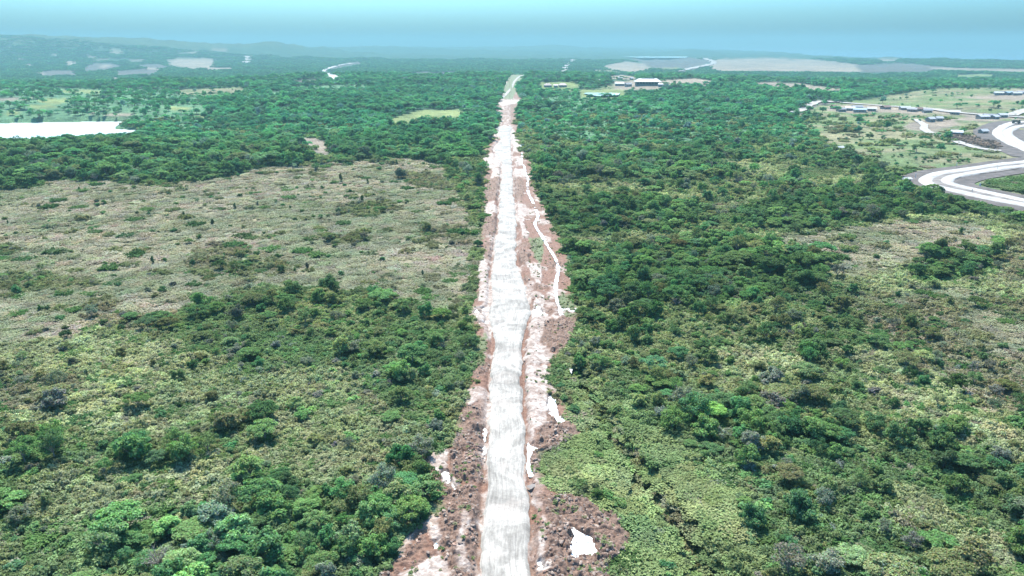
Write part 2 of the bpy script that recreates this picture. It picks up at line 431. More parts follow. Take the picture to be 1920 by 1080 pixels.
def mat_leaf(name):
    """leaf colour = the plant's own tint times a per-leaf variation"""
    m, nt, out = mat_new(name)
    t = N(nt, 'ShaderNodeAttribute', attribute_type='INSTANCER', attribute_name='tint')
    v = N(nt, 'ShaderNodeAttribute', attribute_type='GEOMETRY', attribute_name='leafvar')
    c = mixc(nt, t.outputs['Color'], v.outputs['Color'], 1.0, 'MULTIPLY')
    d = N(nt, 'ShaderNodeBsdfDiffuse')
    tr = N(nt, 'ShaderNodeBsdfTranslucent')
    nt.links.new(c, d.inputs[0])
    c2 = mixc(nt, c, (0.9, 1.0, 0.55), 1.0, 'MULTIPLY')
    nt.links.new(c2, tr.inputs[0])
    mx = N(nt, 'ShaderNodeMixShader')
    mx.inputs[0].default_value = 0.36
    nt.links.new(d.outputs[0], mx.inputs[1]); nt.links.new(tr.outputs[0], mx.inputs[2])
    nt.links.new(mx.outputs[0], out.inputs[0])
    return m

M_LEAF = mat_leaf('foliage')
M_BARK = mat_plain('bark', (0.20, 0.18, 0.155), 0.9, 0.3, 3.0)

def mat_ground():
    m, nt, out = mat_new('ground_cover')
    b = N(nt, 'ShaderNodeBsdfPrincipled')
    b.inputs['Roughness'].default_value = 0.95
    b.inputs['Specular IOR Level'].default_value = 0.05
    a = N(nt, 'ShaderNodeAttribute', attribute_name='cover')
    g = N(nt, 'ShaderNodeTexCoord')
    P = g.outputs['Object']
    n1 = noise(nt, 0.45, 6, 0.65, P)
    n2 = noise(nt, 0.05, 5, 0.6, P)
    n3 = noise(nt, 0.006, 6, 0.62, P)
    f1 = ramp(nt, n1, [(0.25, (0.55, 0.55, 0.55)), (0.75, (1.45, 1.45, 1.4))])
    f2 = ramp(nt, n2, [(0.3, (0.68, 0.7, 0.72)), (0.7, (1.35, 1.32, 1.25))])
    f3 = ramp(nt, n3, [(0.3, (0.72, 0.76, 0.8)), (0.7, (1.28, 1.25, 1.2))])
    c = mixc(nt, a.outputs['Color'], f1, 1.0, 'MULTIPLY')
    c = mixc(nt, c, f2, 1.0, 'MULTIPLY')
    c = mixc(nt, c, f3, 1.0, 'MULTIPLY')
    nt.links.new(c, b.inputs['Base Color'])
    bp = N(nt, 'ShaderNodeBump')
    bp.inputs['Strength'].default_value = 1.0
    bp.inputs['Distance'].default_value = 6.0
    nt.links.new(noise(nt, 0.035, 8, 0.7, P), bp.inputs['Height'])
    nt.links.new(bp.outputs[0], b.inputs['Normal'])
    nt.links.new(b.outputs[0], out.inputs[0])
    return m

def mat_earth():
    """bare verge: three soil colours laid by the 'soil' attribute (R pale, G grey clods, B green) over red-brown"""
    m, nt, out = mat_new('bare_earth')
    b = N(nt, 'ShaderNodeBsdfPrincipled')
    b.inputs['Roughness'].default_value = 0.8
    b.inputs['Specular IOR Level'].default_value = 0.3
    a = N(nt, 'ShaderNodeAttribute', attribute_name='soil')
    sp = N(nt, 'ShaderNodeSeparateColor')
    nt.links.new(a.outputs['Color'], sp.inputs[0])
    g = N(nt, 'ShaderNodeTexCoord'); P = g.outputs['Object']
    red = ramp(nt, noise(nt, 0.9, 6, 0.7, P), [(0.3, (0.073, 0.032, 0.021)), (0.55, (0.155, 0.078, 0.051)), (0.75, (0.255, 0.150, 0.103))])
    pale = ramp(nt, noise(nt, 0.5, 6, 0.65, P, 0.6), [(0.32, (0.15, 0.105, 0.082)), (0.5, (0.27, 0.215, 0.185)), (0.66, (0.42, 0.375, 0.345))])
    grey = ramp(nt, noise(nt, 1.1, 6, 0.7, P), [(0.3, (0.078, 0.047, 0.034)), (0.6, (0.181, 0.112, 0.082)), (0.8, (0.313, 0.212, 0.164))])
    green = ramp(nt, noise(nt, 1.5, 5, 0.7, P), [(0.3, (0.045, 0.063, 0.026)), (0.7, (0.133, 0.147, 0.066))])
    c = mixc(nt, red, pale, sp.outputs[0])
    c = mixc(nt, c, grey, sp.outputs[1])
    c = mixc(nt, c, green, sp.outputs[2])
    nt.links.new(c, b.inputs['Base Color'])
    bp = N(nt, 'ShaderNodeBump'); bp.inputs['Strength'].default_value = 0.9; bp.inputs['Distance'].default_value = 0.5
    nt.links.new(noise(nt, 1.3, 8, 0.72, P), bp.inputs['Height'])
    nt.links.new(bp.outputs[0], b.inputs['Normal'])
    nt.links.new(b.outputs[0], out.inputs[0])
    return m

def mat_road(name, lo, mid, hi, sx=1.2, sy=0.17, bump=0.12):
    m, nt, out = mat_new(name)
    b = N(nt, 'ShaderNodeBsdfPrincipled')
    b.inputs['Roughness'].default_value = 0.8
    b.inputs['Specular IOR Level'].default_value = 0.25
    uv = N(nt, 'ShaderNodeUVMap', uv_map='UVMap')
    mp = N(nt, 'ShaderNodeMapping'); mp.inputs['Scale'].default_value = (sx, sy, 1)
    nt.links.new(uv.outputs[0], mp.inputs[0])
    g = N(nt, 'ShaderNodeTexCoord'); P = g.outputs['Object']
    tracks = noise(nt, 1.0, 5, 0.62, mp.outputs[0], 0.7)
    blot = noise(nt, 0.07, 6, 0.68, P, 1.6)
    fine = noise(nt, 1.6, 6, 0.7, P)
    c1 = ramp(nt, tracks, [(0.36, lo), (0.5, mid), (0.62, hi)])
    c2 = ramp(nt, blot, [(0.36, lo), (0.47, mid), (0.56, hi)])
    c = mixc(nt, c1, c2, 0.6)
    st = ramp(nt, noise(nt, 0.11, 5, 0.6, P, 0.8), [(0.54, (0, 0, 0)), (0.68, (0.6, 0.6, 0.6))])
    c = mixc(nt, c, (hi[0] * 0.8, hi[0] * 0.68, hi[0] * 0.6), st)
    mp2 = N(nt, 'ShaderNodeMapping'); mp2.inputs['Scale'].default_value = (sx * 3.2, sy * 0.22, 1)
    nt.links.new(uv.outputs[0], mp2.inputs[0])
    lines = ramp(nt, noise(nt, 1.0, 3, 0.5, mp2.outputs[0], 0.25), [(0.34, (0.55, 0.54, 0.53)), (0.44, (1, 1, 1))])
    c = mixc(nt, c, lines, 0.6, 'MULTIPLY')
    f = ramp(nt, fine, [(0.3, (0.8, 0.8, 0.8)), (0.7, (1.1, 1.1, 1.1))])
    c = mixc(nt, c, f, 1.0, 'MULTIPLY')
    nt.links.new(c, b.inputs['Base Color'])
    bp = N(nt, 'ShaderNodeBump'); bp.inputs['Strength'].default_value = 0.6; bp.inputs['Distance'].default_value = bump
    nt.links.new(tracks, bp.inputs['Height'])
    nt.links.new(bp.outputs[0], b.inputs['Normal'])
    nt.links.new(b.outputs[0], out.inputs[0])
    return m

def mat_water(name, colour, rough=0.12, spec=0.5):
    m, nt, out = mat_new(name)
    b = N(nt, 'ShaderNodeBsdfPrincipled')
    b.inputs['Base Color'].default_value = (*colour, 1)
    b.inputs['Roughness'].default_value = rough
    b.inputs['Specular IOR Level'].default_value = spec
    g = N(nt, 'ShaderNodeTexCoord')
    bp = N(nt, 'ShaderNodeBump'); bp.inputs['Strength'].default_value = 0.08; bp.inputs['Distance'].default_value = 0.05
    nt.links.new(noise(nt, 1.2, 4, 0.6, g.outputs['Object']), bp.inputs['Height'])
    nt.links.new(bp.outputs[0], b.inputs['Normal'])
    nt.links.new(b.outputs[0], out.inputs[0])
    return m

M_GROUND = mat_ground()
M_EARTH = mat_earth()
M_ROAD = mat_road('limestone_road', (0.125, 0.112, 0.099), (0.215, 0.196, 0.175), (0.34, 0.313, 0.283))
M_HAUL = mat_road('haul_road_white', (0.20, 0.19, 0.178), (0.29, 0.275, 0.26), (0.38, 0.362, 0.345), 0.5, 0.03)
M_SHOULDER = mat_plain('haul_road_shoulder', (0.085, 0.072, 0.067), 0.95, 0.4, 0.12)
M_MEDIAN = mat_plain('haul_road_median', (0.15, 0.132, 0.122), 0.95, 0.45, 0.12)
M_TRACK = mat_plain('grey_track', (0.26, 0.24, 0.225), 0.9, 0.3, 0.2)
M_MILKY = mat_water('milky_water', (0.62, 0.62, 0.605), 0.15, 0.6)
M_POND = mat_water('pond_water', (0.45, 0.55, 0.55), 0.1, 0.6)
M_SEA = mat_water('sea_water', (0.05, 0.09, 0.11), 0.25, 0.5)
M_CLOD, _nt, _o = mat_new('soil_clod')
_b = N(_nt, 'ShaderNodeBsdfPrincipled'); _b.inputs['Roughness'].default_value = 0.85
_t = N(_nt, 'ShaderNodeAttribute', attribute_type='INSTANCER', attribute_name='tint')
_g = N(_nt, 'ShaderNodeTexCoord')
_nt.links.new(mixc(_nt, _t.outputs['Color'], ramp(_nt, noise(_nt, 2.5, 4, 0.6, _g.outputs['Object']), [(0.3, (0.7, 0.7, 0.7)), (0.7, (1.3, 1.3, 1.3))]), 1.0, 'MULTIPLY'), _b.inputs['Base Color'])
_nt.links.new(_b.outputs[0], _o.inputs[0])

# ------------------------------------------------------------------ object helpers
def mesh_np(name, verts, faces, mats=(), fmat=None, smooth=False):
    me = bpy.data.meshes.new(name)
    verts = np.asarray(verts, np.float32)
    faces = np.asarray(faces, np.int32)
    k = faces.shape[1]
    me.vertices.add(len(verts)); me.vertices.foreach_set('co', verts.ravel())
    me.loops.add(faces.size); me.loops.foreach_set('vertex_index', faces.ravel())
    me.polygons.add(len(faces))
    me.polygons.foreach_set('loop_start', np.arange(0, faces.size, k, dtype=np.int32))
    try:
        me.polygons.foreach_set('loop_total', np.full(len(faces), k, np.int32))
    except Exception:
        pass
    for m in mats:
        me.materials.append(m)
    if fmat is not None:
        me.polygons.foreach_set('material_index', np.asarray(fmat, np.int32))
    if smooth:
        me.polygons.foreach_set('use_smooth', np.ones(len(faces), bool))
    me.update(calc_edges=True)
    return me

def add_col(me, name, cols):
    a = me.color_attributes.new(name, 'FLOAT_COLOR', 'POINT')
    c = np.ones((len(me.vertices), 4), np.float32); c[:, :3] = cols
    a.data.foreach_set('color', c.ravel())

def add_uv(me, uvs):
    l = me.uv_layers.new(name='UVMap')
    vi = np.zeros(len(me.loops), np.int32); me.loops.foreach_get('vertex_index', vi)
    l.data.foreach_set('uv', np.asarray(uvs, np.float32)[vi].ravel())

def link(name, me, parent=None, **props):
    o = bpy.data.objects.new(name, me)
    COL.objects.link(o)
    if parent is not None:
        o.parent = parent
    for k, v in props.items():
        o[k] = v
    return o

def empty(name, loc, rz=0.0, **props):
    o = bpy.data.objects.new(name, None)
    COL.objects.link(o)
    o.location = loc; o.rotation_euler = (0, 0, rz)
    o.empty_display_size = 0.5
    for k, v in props.items():
        o[k] = v
    return o

def grid_faces(nr, nc):
    i = np.arange(nr - 1)[:, None] * nc + np.arange(nc - 1)[None, :]
    return np.stack([i, i + 1, i + 1 + nc, i + nc], -1).reshape(-1, 4)

# ------------------------------------------------------------------ ground sheet
ZCOL = {'M': (0.050, 0.075, 0.040), 'F': (0.030, 0.066, 0.042), 'S': (0.12, 0.13, 0.065), 'D': (0.195, 0.172, 0.122), 'G': (0.10, 0.135, 0.066),
        'V': (0.135, 0.15, 0.062), 'T': (0.20, 0.165, 0.138), 'Y': (0.135, 0.165, 0.075), 'X': (0.088, 0.082, 0.080), 'B': (0.22, 0.17, 0.13), 'K': (0.12, 0.135, 0.085), 'L': (0.075, 0.145, 0.085)}
_zc = np.array([ZCOL[c] for c in ZN])

def build_ground():
    pys = np.concatenate([np.arange(84.5, 150, 0.8), np.arange(150, 300, 1.3), np.arange(300, 1500, 2.6)])
    _, ys = flat(np.full(len(pys), 960.0), pys, -20.0)
    ys = np.concatenate([[42000, 34000, 28000, 24000, 20500], ys[ys < 18500], [45, 20, -20, -120, -400]])
    ys = np.sort(ys)
    nc = 680
    s = np.linspace(-1, 1, nc)
    s = np.sign(s) * (0.94 * np.abs(s) + 0.5 * np.maximum(np.abs(s) - 0.86, 0) * 3.0)
    X = s[None, :] * (np.maximum(ys, 20)[:, None] + 110)
    Y = np.repeat(ys[:, None], nc, 1)
    Z = HGT(X, Y)
    px, py, dep = project(X, Y, Z)
    inside = inpoly(px, py, BARE) & (dep > 5)
    inlake = inpoly(px, py, LAKE)
    c = classify(px.ravel(), py.ravel()).reshape(X.shape)
    c[(dep < 20)] = ZID['M']
    col = _zc[c]
    kk = sstep(0.42, 0.62, fbm(X / 55.0, Y / 30.0, 4, 120))[..., None]
    col = np.where((c == ZID['G'])[..., None], col * (1 - kk) + kk * np.array((0.165, 0.155, 0.10)), col)
    col = np.where((c == ZID['D'])[..., None], col * (1 - kk) + kk * np.array((0.145, 0.15, 0.09)), col)
    col[inside] = ZCOL['B']
    # soften the colour borders a little
    for _ in range(1):
        k = col.copy()
        k[1:-1, 1:-1] = (col[1:-1, 1:-1] * 2 + col[:-2, 1:-1] + col[2:, 1:-1] + col[1:-1, :-2] + col[1:-1, 2:]) / 6
        col = k
    Zg = Z.copy()
    Zg[inside & (Y < 2300)] -= 1.3
    Zg[inlake] = np.minimum(Zg[inlake], LAKE_Z - 3)
    me = mesh_np('ground', np.stack([X, Y, Zg], -1).reshape(-1, 3), grid_faces(len(ys), nc), [M_GROUND], smooth=True)
    add_col(me, 'cover', col.reshape(-1, 3))
    link('ground', me, kind='structure')
    return float(Zg.min()), float(Zg.max())
GROUND_MIN, GROUND_MAX = build_ground()

# sea beyond the coast
xs = np.array([1500, 60000.0]); 
me = mesh_np('sea', [(-3000, 6500, SEA_Z), (3600, 4300, SEA_Z), (48000, 4300, SEA_Z), (48000, 44000, SEA_Z), (-9000, 44000, SEA_Z)], [(0, 1, 2, 3, 4)], [M_SEA])
link('sea', me, kind='structure')

# ------------------------------------------------------------------ bare corridor and the white road
def ysort(l):
    a = np.array(sorted(l)); return a[:, 0], a[:, 1]
_cly, _clx = ysort(CL); _cry, _crx = ysort(CR); _rly, _rlx = ysort(RL); _rry, _rrx = ysort(RR)

PALE = [
 [(986, 688), (1026, 686), (1029, 740), (1027, 800), (1006, 806), (996, 840), (990, 800), (985, 740)],
 [(897, 476), (906, 474), (912, 500), (910, 520), (898, 520), (895, 500)],
 [(896, 520), (915, 500), (920, 530), (918, 575), (900, 570)],
 [(906, 383), (928, 381), (932, 402), (915, 408), (905, 400)],
 [(972, 382), (986, 384), (990, 402), (982, 412), (984, 430), (992, 438), (990, 450), (976, 448), (980, 438), (974, 420), (966, 408)],
 [(988, 498), (1010, 494), (1020, 520), (1012, 535), (996, 525)],
 [(905, 296), (930, 286), (942, 300), (940, 316), (918, 318), (905, 305)],
 [(922, 318), (938, 318), (940, 334), (920, 336)],
 [(966, 300), (978, 298), (980, 310), (968, 314)],
 [(962, 318), (982, 316), (985, 332), (966, 336)],
 [(920, 240), (950, 236), (962, 242), (974, 260), (972, 275), (960, 272), (955, 262), (938, 262), (925, 255)],
 [(926, 268), (944, 268), (946, 282), (926, 286)],
 [(962, 270), (972, 270), (972, 286), (962, 288)],
 [(800, 852), (842, 846), (836, 880), (862, 912), (842, 920), (812, 880)],
 [(795, 985), (822, 972), (826, 1010), (820, 1040), (750, 1080), (740, 1200), (800, 1200), (850, 1080), (830, 1050)],
 [(868, 960), (886, 985), (872, 1010), (882, 1080), (850, 1080), (860, 1010)],
 [(1008, 1000), (1020, 1002), (1022, 1072), (1030, 1060), (1040, 1080), (1006, 1080)],
 [(1000, 560), (1020, 560), (1026, 600), (1012, 640), (990, 650), (992, 610)],
 [(985, 640), (1020, 648), (1040, 670), (1030, 684), (984, 686)],
 [(880, 605), (925, 600), (925, 575), (876, 578)],
 [(930, 188), (975, 188), (976, 194), (940, 200)],
 [(950, 150), (980, 140), (984, 144), (966, 160), (948, 178), (942, 176)],
]
GREYC = [
 [(842, 842), (870, 760), (905, 770), (918, 800), (905, 880), (912, 905), (862, 908), (846, 890)],
 [(822, 925), (870, 920), (905, 930), (895, 1080), (885, 1200), (830, 1200), (840, 1080), (826, 1000)],
 [(1010, 930), (1110, 940), (1180, 985), (1178, 1060), (1150, 1200), (1020, 1200), (1018, 1060), (1030, 1000)],
 [(1030, 780), (1085, 800), (1086, 825), (1040, 850), (1000, 870), (1006, 820)],
 [(1000, 610), (1085, 590), (1078, 640), (1050, 670), (1020, 650)],
 [(905, 340), (940, 335), (936, 378), (908, 380)], [(905, 408), (934, 410), (930, 445), (905, 442)],
 [(905, 470), (925, 450), (924, 492), (908, 490)],
 [(962, 338), (980, 338), (982, 370), (970, 376), (964, 366)],
 [(975, 470), (995, 475), (992, 500), (975, 498)],
 [(930, 200), (972, 194), (972, 234), (940, 236)],
]
GREENC = [
 [(1012, 860), (1070, 820), (1090, 850), (1100, 890), (1050, 905), (1020, 890)],
 [(990, 448), (1016, 446), (1020, 480), (1010, 500), (998, 470)],
 [(1045, 560), (1085, 545), (1085, 580), (1050, 578)], [(1055, 590), (1085, 588), (1080, 600), (1058, 602)],
 [(942, 140), (958, 140), (946, 165), (944, 185), (960, 188), (968, 170), (985, 150), (985, 140)],
 [(880, 640), (915, 630), (905, 690), (890, 690)],
]

PUD = [
 [(1070, 988), (1086, 994), (1094, 1002), (1109, 1002), (1113, 1016), (1123, 1038), (1102, 1045), (1069, 1049), (1067, 1030), (1072, 1013)],
 [(831, 881), (843, 887), (844, 905), (862, 913), (849, 916), (835, 902), (827, 899)],
 [(1031, 735), (1041, 740), (1045, 761), (1047, 779), (1065, 784), (1063, 795), (1047, 795), (1029, 779), (1028, 761)],
 [(990, 834), (1010, 841), (1002, 849), (994, 858), (995, 877), (1001, 890), (992, 891), (988, 877)],
 [(1008, 1055), (1016, 1049), (1020, 1066), (1016, 1076), (1008, 1069)],
 [(810, 1019), (822, 1008), (822, 1027), (813, 1030)],
 [(1001, 582), (1008, 567), (1019, 582), (1019, 595), (998, 593)],
 [(1053, 673), (1064, 675), (1073, 681), (1071, 699), (1066, 688)],
 [(907, 835), (912, 845), (909, 852), (898, 852), (904, 842)], [(906, 800), (913, 808), (909, 828), (906, 822)],
 [(1048, 577), (1072, 578), (1100, 580), (1075, 584), (1052, 586)],
 [(888, 582), (912, 578), (916, 582), (890, 587)], [(890, 602), (915, 602), (918, 606), (892, 607)],
 [(876, 690), (887, 690), (880, 698)],
]
def build_corridor():
    pys = np.concatenate([np.arange(138, 330, 0.7), np.arange(330, 620, 0.9), np.arange(620, 1260, 1.25)])
    nr, nc = len(pys), 250
    wl = (fbm(pys / 14.0, pys * 0, 4, 3) - 0.5) * np.clip((pys - 100) * 0.03, 1, 22)
    wr = (fbm(pys / 14.0, pys * 0 + 9, 4, 4) - 0.5) * np.clip((pys - 100) * 0.03, 1, 22)
    m = np.clip((pys - 60) * 0.012, 1.2, 12)
    xl = np.interp(pys, _cly, _clx) + wl - m
    xr = np.interp(pys, _cry, _crx) + wr + m
    t = np.linspace(0, 1, nc)
    PX = xl[:, None] + (xr - xl)[:, None] * t[None, :]
    PY = np.repeat(pys[:, None], nc, 1)
    # rows are lines of equal distance: take the distance where the corridor's middle meets the terrain
    mid = unproj(np.interp(pys, _rly, _rlx) * 0.5 + np.interp(pys, _rry, _rrx) * 0.5, pys)
    Y = np.repeat(mid[:, 1][:, None], nc, 1)
    dep = mid[:, 1] * CP - (mid[:, 2] - CAMZ) * SP
    X = (PX - W / 2) / FPX * dep[:, None]
    Z0 = HGT(X, Y)
    q, r = PX.ravel(), PY.ravel()
    a = np.clip((r - 90) * 0.02, 0.3, 10)
    qx = q + (fbm(q / 9, r / 6, 3, 51) - 0.5) * a * 1.6
    qy = r + (fbm(q / 9, r / 6, 3, 52) - 0.5) * a * 1.6
    def mask(polys):
        k = np.zeros(q.shape)
        for p in polys:
            k[inpoly(qx, qy, p)] = 1
        k = k.reshape(nr, nc)
        for _ in range(3):
            e = k.copy(); e[1:-1, 1:-1] = (k[1:-1, 1:-1] * 2 + k[:-2, 1:-1] + k[2:, 1:-1] + k[1:-1, :-2] + k[1:-1, 2:]) / 6; k = e
        return k
    pale, grey, green = mask(PALE), mask(GREYC), mask(GREENC)
    nn = fbm(X / 4.0, Y / 4.0, 4, 61)
    pale = np.clip(np.maximum(pale, 0.75 * sstep(0.56, 0.68, fbm(X / 9.0, Y / 13.0, 4, 63)) * (1 - grey)) * (0.5 + nn), 0, 1)
    grey = np.clip(np.maximum(grey, 0.7 * sstep(0.54, 0.62, fbm(X / 11.0, Y / 11.0, 4, 64)) * (1 - pale)), 0, 1)
    dr0 = np.maximum(np.interp(pys, _rly, _rlx)[:, None] - PX, PX - np.interp(pys, _rry, _rrx)[:, None]) / (FPX / dep[:, None])
    pale = np.maximum(pale, np.exp(-(np.maximum(dr0, 0) / 3.2) ** 2) * sstep(0.44, 0.6, fbm(X / 3.0, Y / 9.0, 4, 69)))
    grey = grey * (1 - 0.8 * pale)
    edge = np.minimum(t, 1 - t)[None, :] * (xr - xl)[:, None] / m[:, None] / 2.2
    rim = sstep(0.25, 1.2, edge)
    green = np.maximum(green, (1 - rim) * 0.8 * sstep(0.35, 0.6, nn))
    rl = np.interp(pys, _rly, _rlx)[:, None]; rr = np.interp(pys, _rry, _rrx)[:, None]
    pxm = FPX / dep[:, None]
    droad = np.maximum(rl - PX, PX - rr) / pxm            # metres outside the road
    onroad = (pys[:, None] > 236) & (droad < 0)
    heap = (fbm(X / 5.5, Y / 5.5, 4, 65) - 0.35) * 2.2 + (np.abs(fbm(X / 1.9, Y / 1.9, 4, 66) - 0.5)) * 3.4
    heap = heap * sstep(0.4, 3.0, droad)
    off = 0.15 + rim * (heap * (0.25 + 0.9 * grey) + 0.35 * pale)
    # shallow drain along both sides of the road, spoil bank beyond it
    off = off - 0.7 * np.exp(-((droad - 1.0) / 0.9) ** 2) + 0.5 * rim * np.exp(-((droad - 4.0) / 2.2) ** 2)
    off = np.where(onroad, 0.1, off)
    wet = mask(PUD); grey = grey * (1 - wet)
    off = off * (1 - wet) + wet * (-0.68 + 0.98 * fbm(X / 1.1, Y / 0.8, 4, 67))
    off = np.where(rim < 0.05, -0.05, off)
    me = mesh_np('earth_verge', np.stack([X, Y, Z0 + off], -1).reshape(-1, 3), grid_faces(nr, nc), [M_EARTH], smooth=True)
    add_col(me, 'soil', np.stack([pale, grey, green], -1).reshape(-1, 3))
    link('earth_verge', me, kind='structure')
    # the road itself
    sel = pys > 237
    pr = pys[sel]; n2 = 46
    wob = np.clip((pr - 100) * 0.011, 0.5, 8)
    yw = mid[sel, 1]
    l2 = np.interp(pr, _rly, _rlx) + (fbm(yw / 9, pr * 0, 5, 13) - 0.5) * wob * 2
    r2 = np.interp(pr, _rry, _rrx) + (fbm(yw / 9, pr * 0 + 5, 5, 14) - 0.5) * wob * 2
    l2 = l2 + 0.045 * (r2 - l2); r2 = r2 - 0.045 * (r2 - l2)
    tt = np.linspace(0, 1, n2)
    D = dep[sel][:, None]
    X2 = ((l2[:, None] + (r2 - l2)[:, None] * tt[None, :]) - W / 2) / FPX * D
    Y2 = np.repeat(mid[sel, 1][:, None], n2, 1)
    Z2 = HGT(X2, Y2) + 0.62 + 0.12 * np.sin(np.pi * tt)[None, :] ** 0.5 + (fbm(X2 / 2.0, Y2 / 9.0, 3, 21) - 0.5) * 0.12
    for rut in (0.2, 0.36, 0.62, 0.78):
        Z2 = Z2 - 0.09 * np.exp(-((tt[None, :] - rut + 0.05 * (fbm(Y2 / 30.0, Y2 * 0 + rut * 9, 2, 5) - 0.5)) / 0.022) ** 2)
    # skirts
    sk = 0.8
    X2 = np.concatenate([X2[:, :1] - sk, X2, X2[:, -1:] + sk], 1)
    Y2 = np.concatenate([Y2[:, :1], Y2, Y2[:, -1:]], 1)
    Z2 = np.concatenate([Z2[:, :1] - 0.75, Z2, Z2[:, -1:] - 0.75], 1)
    me = mesh_np('dirt_road', np.stack([X2, Y2, Z2], -1).reshape(-1, 3), grid_faces(len(pr), n2 + 2), [M_ROAD], smooth=True)
    tu = np.concatenate([[-0.05], tt, [1.05]])
    add_uv(me, np.stack([np.repeat((tu * 9.0)[None, :], len(pr), 0), Y2], -1).reshape(-1, 2))
    link('dirt_road', me, kind='structure')
    return X, Y, Z0 + off, grey, rim, onroad, droad, pys, green
COR = build_corridor()

def sheet(name, poly, mat, lift, jag=0.0, zflat=None, seed=1, **props):
    """a flat sheet from a traced outline, lying on (or levelled over) the terrain"""
    P = np.array(poly, float); pts = []
    n = len(P); rs = np.random.RandomState(seed)
    for i in range(n):
        a, b = P[i], P[(i + 1) % n]
        k = max(2, int(np.hypot(*(b - a)) / 4)) if jag > 0 else 2
        for j in range(k):
            f = j / k
            pts.append(a + (b - a) * f + (rs.rand(2) - 0.5) * jag * (1 if j else 0.4))
    pts = np.array(pts)
    if zflat is None:
        w = unproj(pts[:, 0], pts[:, 1]); z = np.median(w[:, 2]) + lift
    else:
        z = zflat
    x, y = flat(pts[:, 0], pts[:, 1], z)
    me = bpy.data.meshes.new(name)
    bm = bmesh.new()
    vs = [bm.verts.new((a, b, z)) for a, b in zip(x, y)]
    f = bm.faces.new(vs)
    if f.normal.z < 0 or (bm.normal_update() or f.normal.z < 0):
        f.normal_flip()
    bmesh.ops.triangulate(bm, faces=bm.faces[:])
    bm.to_mesh(me); bm.free()
    me.materials.append(mat)
    return link(name, me, **props)

sheet('lake', LAKE, M_MILKY, 0, zflat=LAKE_Z, kind='structure')
for i, p in enumerate(PUD):
    q = np.array(p, float); ctr = q.mean(0)
    sheet('puddle', ctr + (q - ctr) * 1.12, M_MILKY, 0.1 if i == 0 else 0.0, jag=2.0, seed=i + 3, kind='structure')

def smooth_line(pts, step):
    P = np.array(pts, float)
    # Catmull-Rom
    Q = np.vstack([2 * P[0] - P[1], P, 2 * P[-1] - P[-2]])
    out = []
    for i in range(1, len(Q) - 2):
        p0, p1, p2, p3 = Q[i - 1], Q[i], Q[i + 1], Q[i + 2]
        n = max(2, int(np.linalg.norm(p2 - p1) / step))
        for t in np.linspace(0, 1, n, endpoint=False):
            out.append(0.5 * ((2 * p1) + (-p0 + p2) * t + (2 * p0 - 5 * p1 + 4 * p2 - p3) * t * t + (-p0 + 3 * p1 - 3 * p2 + p3) * t ** 3))
    out.append(Q[-2])
    return np.array(out)

def ribbon(name, pix, width, mat, lift, step=4.0, nacross=5, jag=0.0, rough_z=True, kind='structure', thick=0.0):
    w = unproj([p[0] for p in pix], [p[1] for p in pix])[:, :2]
    C = smooth_line(w, step)
    tg = np.gradient(C, axis=0); tg /= np.maximum(np.linalg.norm(tg, axis=1, keepdims=True), 1e-6)
    nm = np.stack([tg[:, 1], -tg[:, 0]], 1)
    s = np.concatenate([[0], np.cumsum(np.linalg.norm(np.diff(C, axis=0), axis=1))])
    wd = np.full(len(C), float(width)) if np.isscalar(width) else np.interp(np.linspace(0, 1, len(C)), np.linspace(0, 1, len(width)), width)
    if jag:
        wd = wd * (1 + jag * (fbm(s / (np.mean(wd) * 2), s * 0, 3, 8) - 0.5) * 2)
    u = np.linspace(-0.5, 0.5, nacross)
    XY = C[:, None, :] + nm[:, None, :] * (u[None, :, None] * wd[:, None, None])
    Z = HGT(XY[..., 0], XY[..., 1])
    zc = np.repeat(Z.mean(1, keepdims=True), nacross, 1)
    Z = zc * 0.7 + Z * 0.3 + lift
    U = np.repeat(u[None, :], len(C), 0) * wd[:, None]
    if thick:
        XY = np.concatenate([XY[:, :1], XY, XY[:, -1:]], 1)
        XY[:, 0] -= nm * thick; XY[:, -1] += nm * thick
        Z = np.concatenate([Z[:, :1] - thick, Z, Z[:, -1:] - thick], 1)
        U = np.concatenate([U[:, :1], U, U[:, -1:]], 1); nacross += 2
    me = mesh_np(name, np.concatenate([XY, Z[..., None]], -1).reshape(-1, 3), grid_faces(len(C), nacross), [mat], smooth=True)
    add_uv(me, np.stack([U, np.repeat(s[:, None], nacross, 1)], -1).reshape(-1, 2))
    return link(name, me, kind=kind)

ribbon('drainage_ditch', [(975, 269), (978, 281), (979, 293), (978, 307), (983, 313), (985, 326), (990, 337), (989, 350), (991, 364), (998, 379), (1008, 404), (1007, 413), (1003, 420), (1006, 430), (1016, 445), (1028, 466), (1041, 487), (1047, 507), (1044, 524), (1042, 543), (1043, 560), (1047, 577), (1053, 595), (1057, 610), (1057, 624)],
       1.5, M_MILKY, 0.75, 1.5, 3, jag=0.7)
ribbon('wet_track', [(991, 919), (1008, 911), (1044, 908), (1088, 901)], 1.3, M_MEDIAN, 0.6, 1.0, 3, jag=0.3)

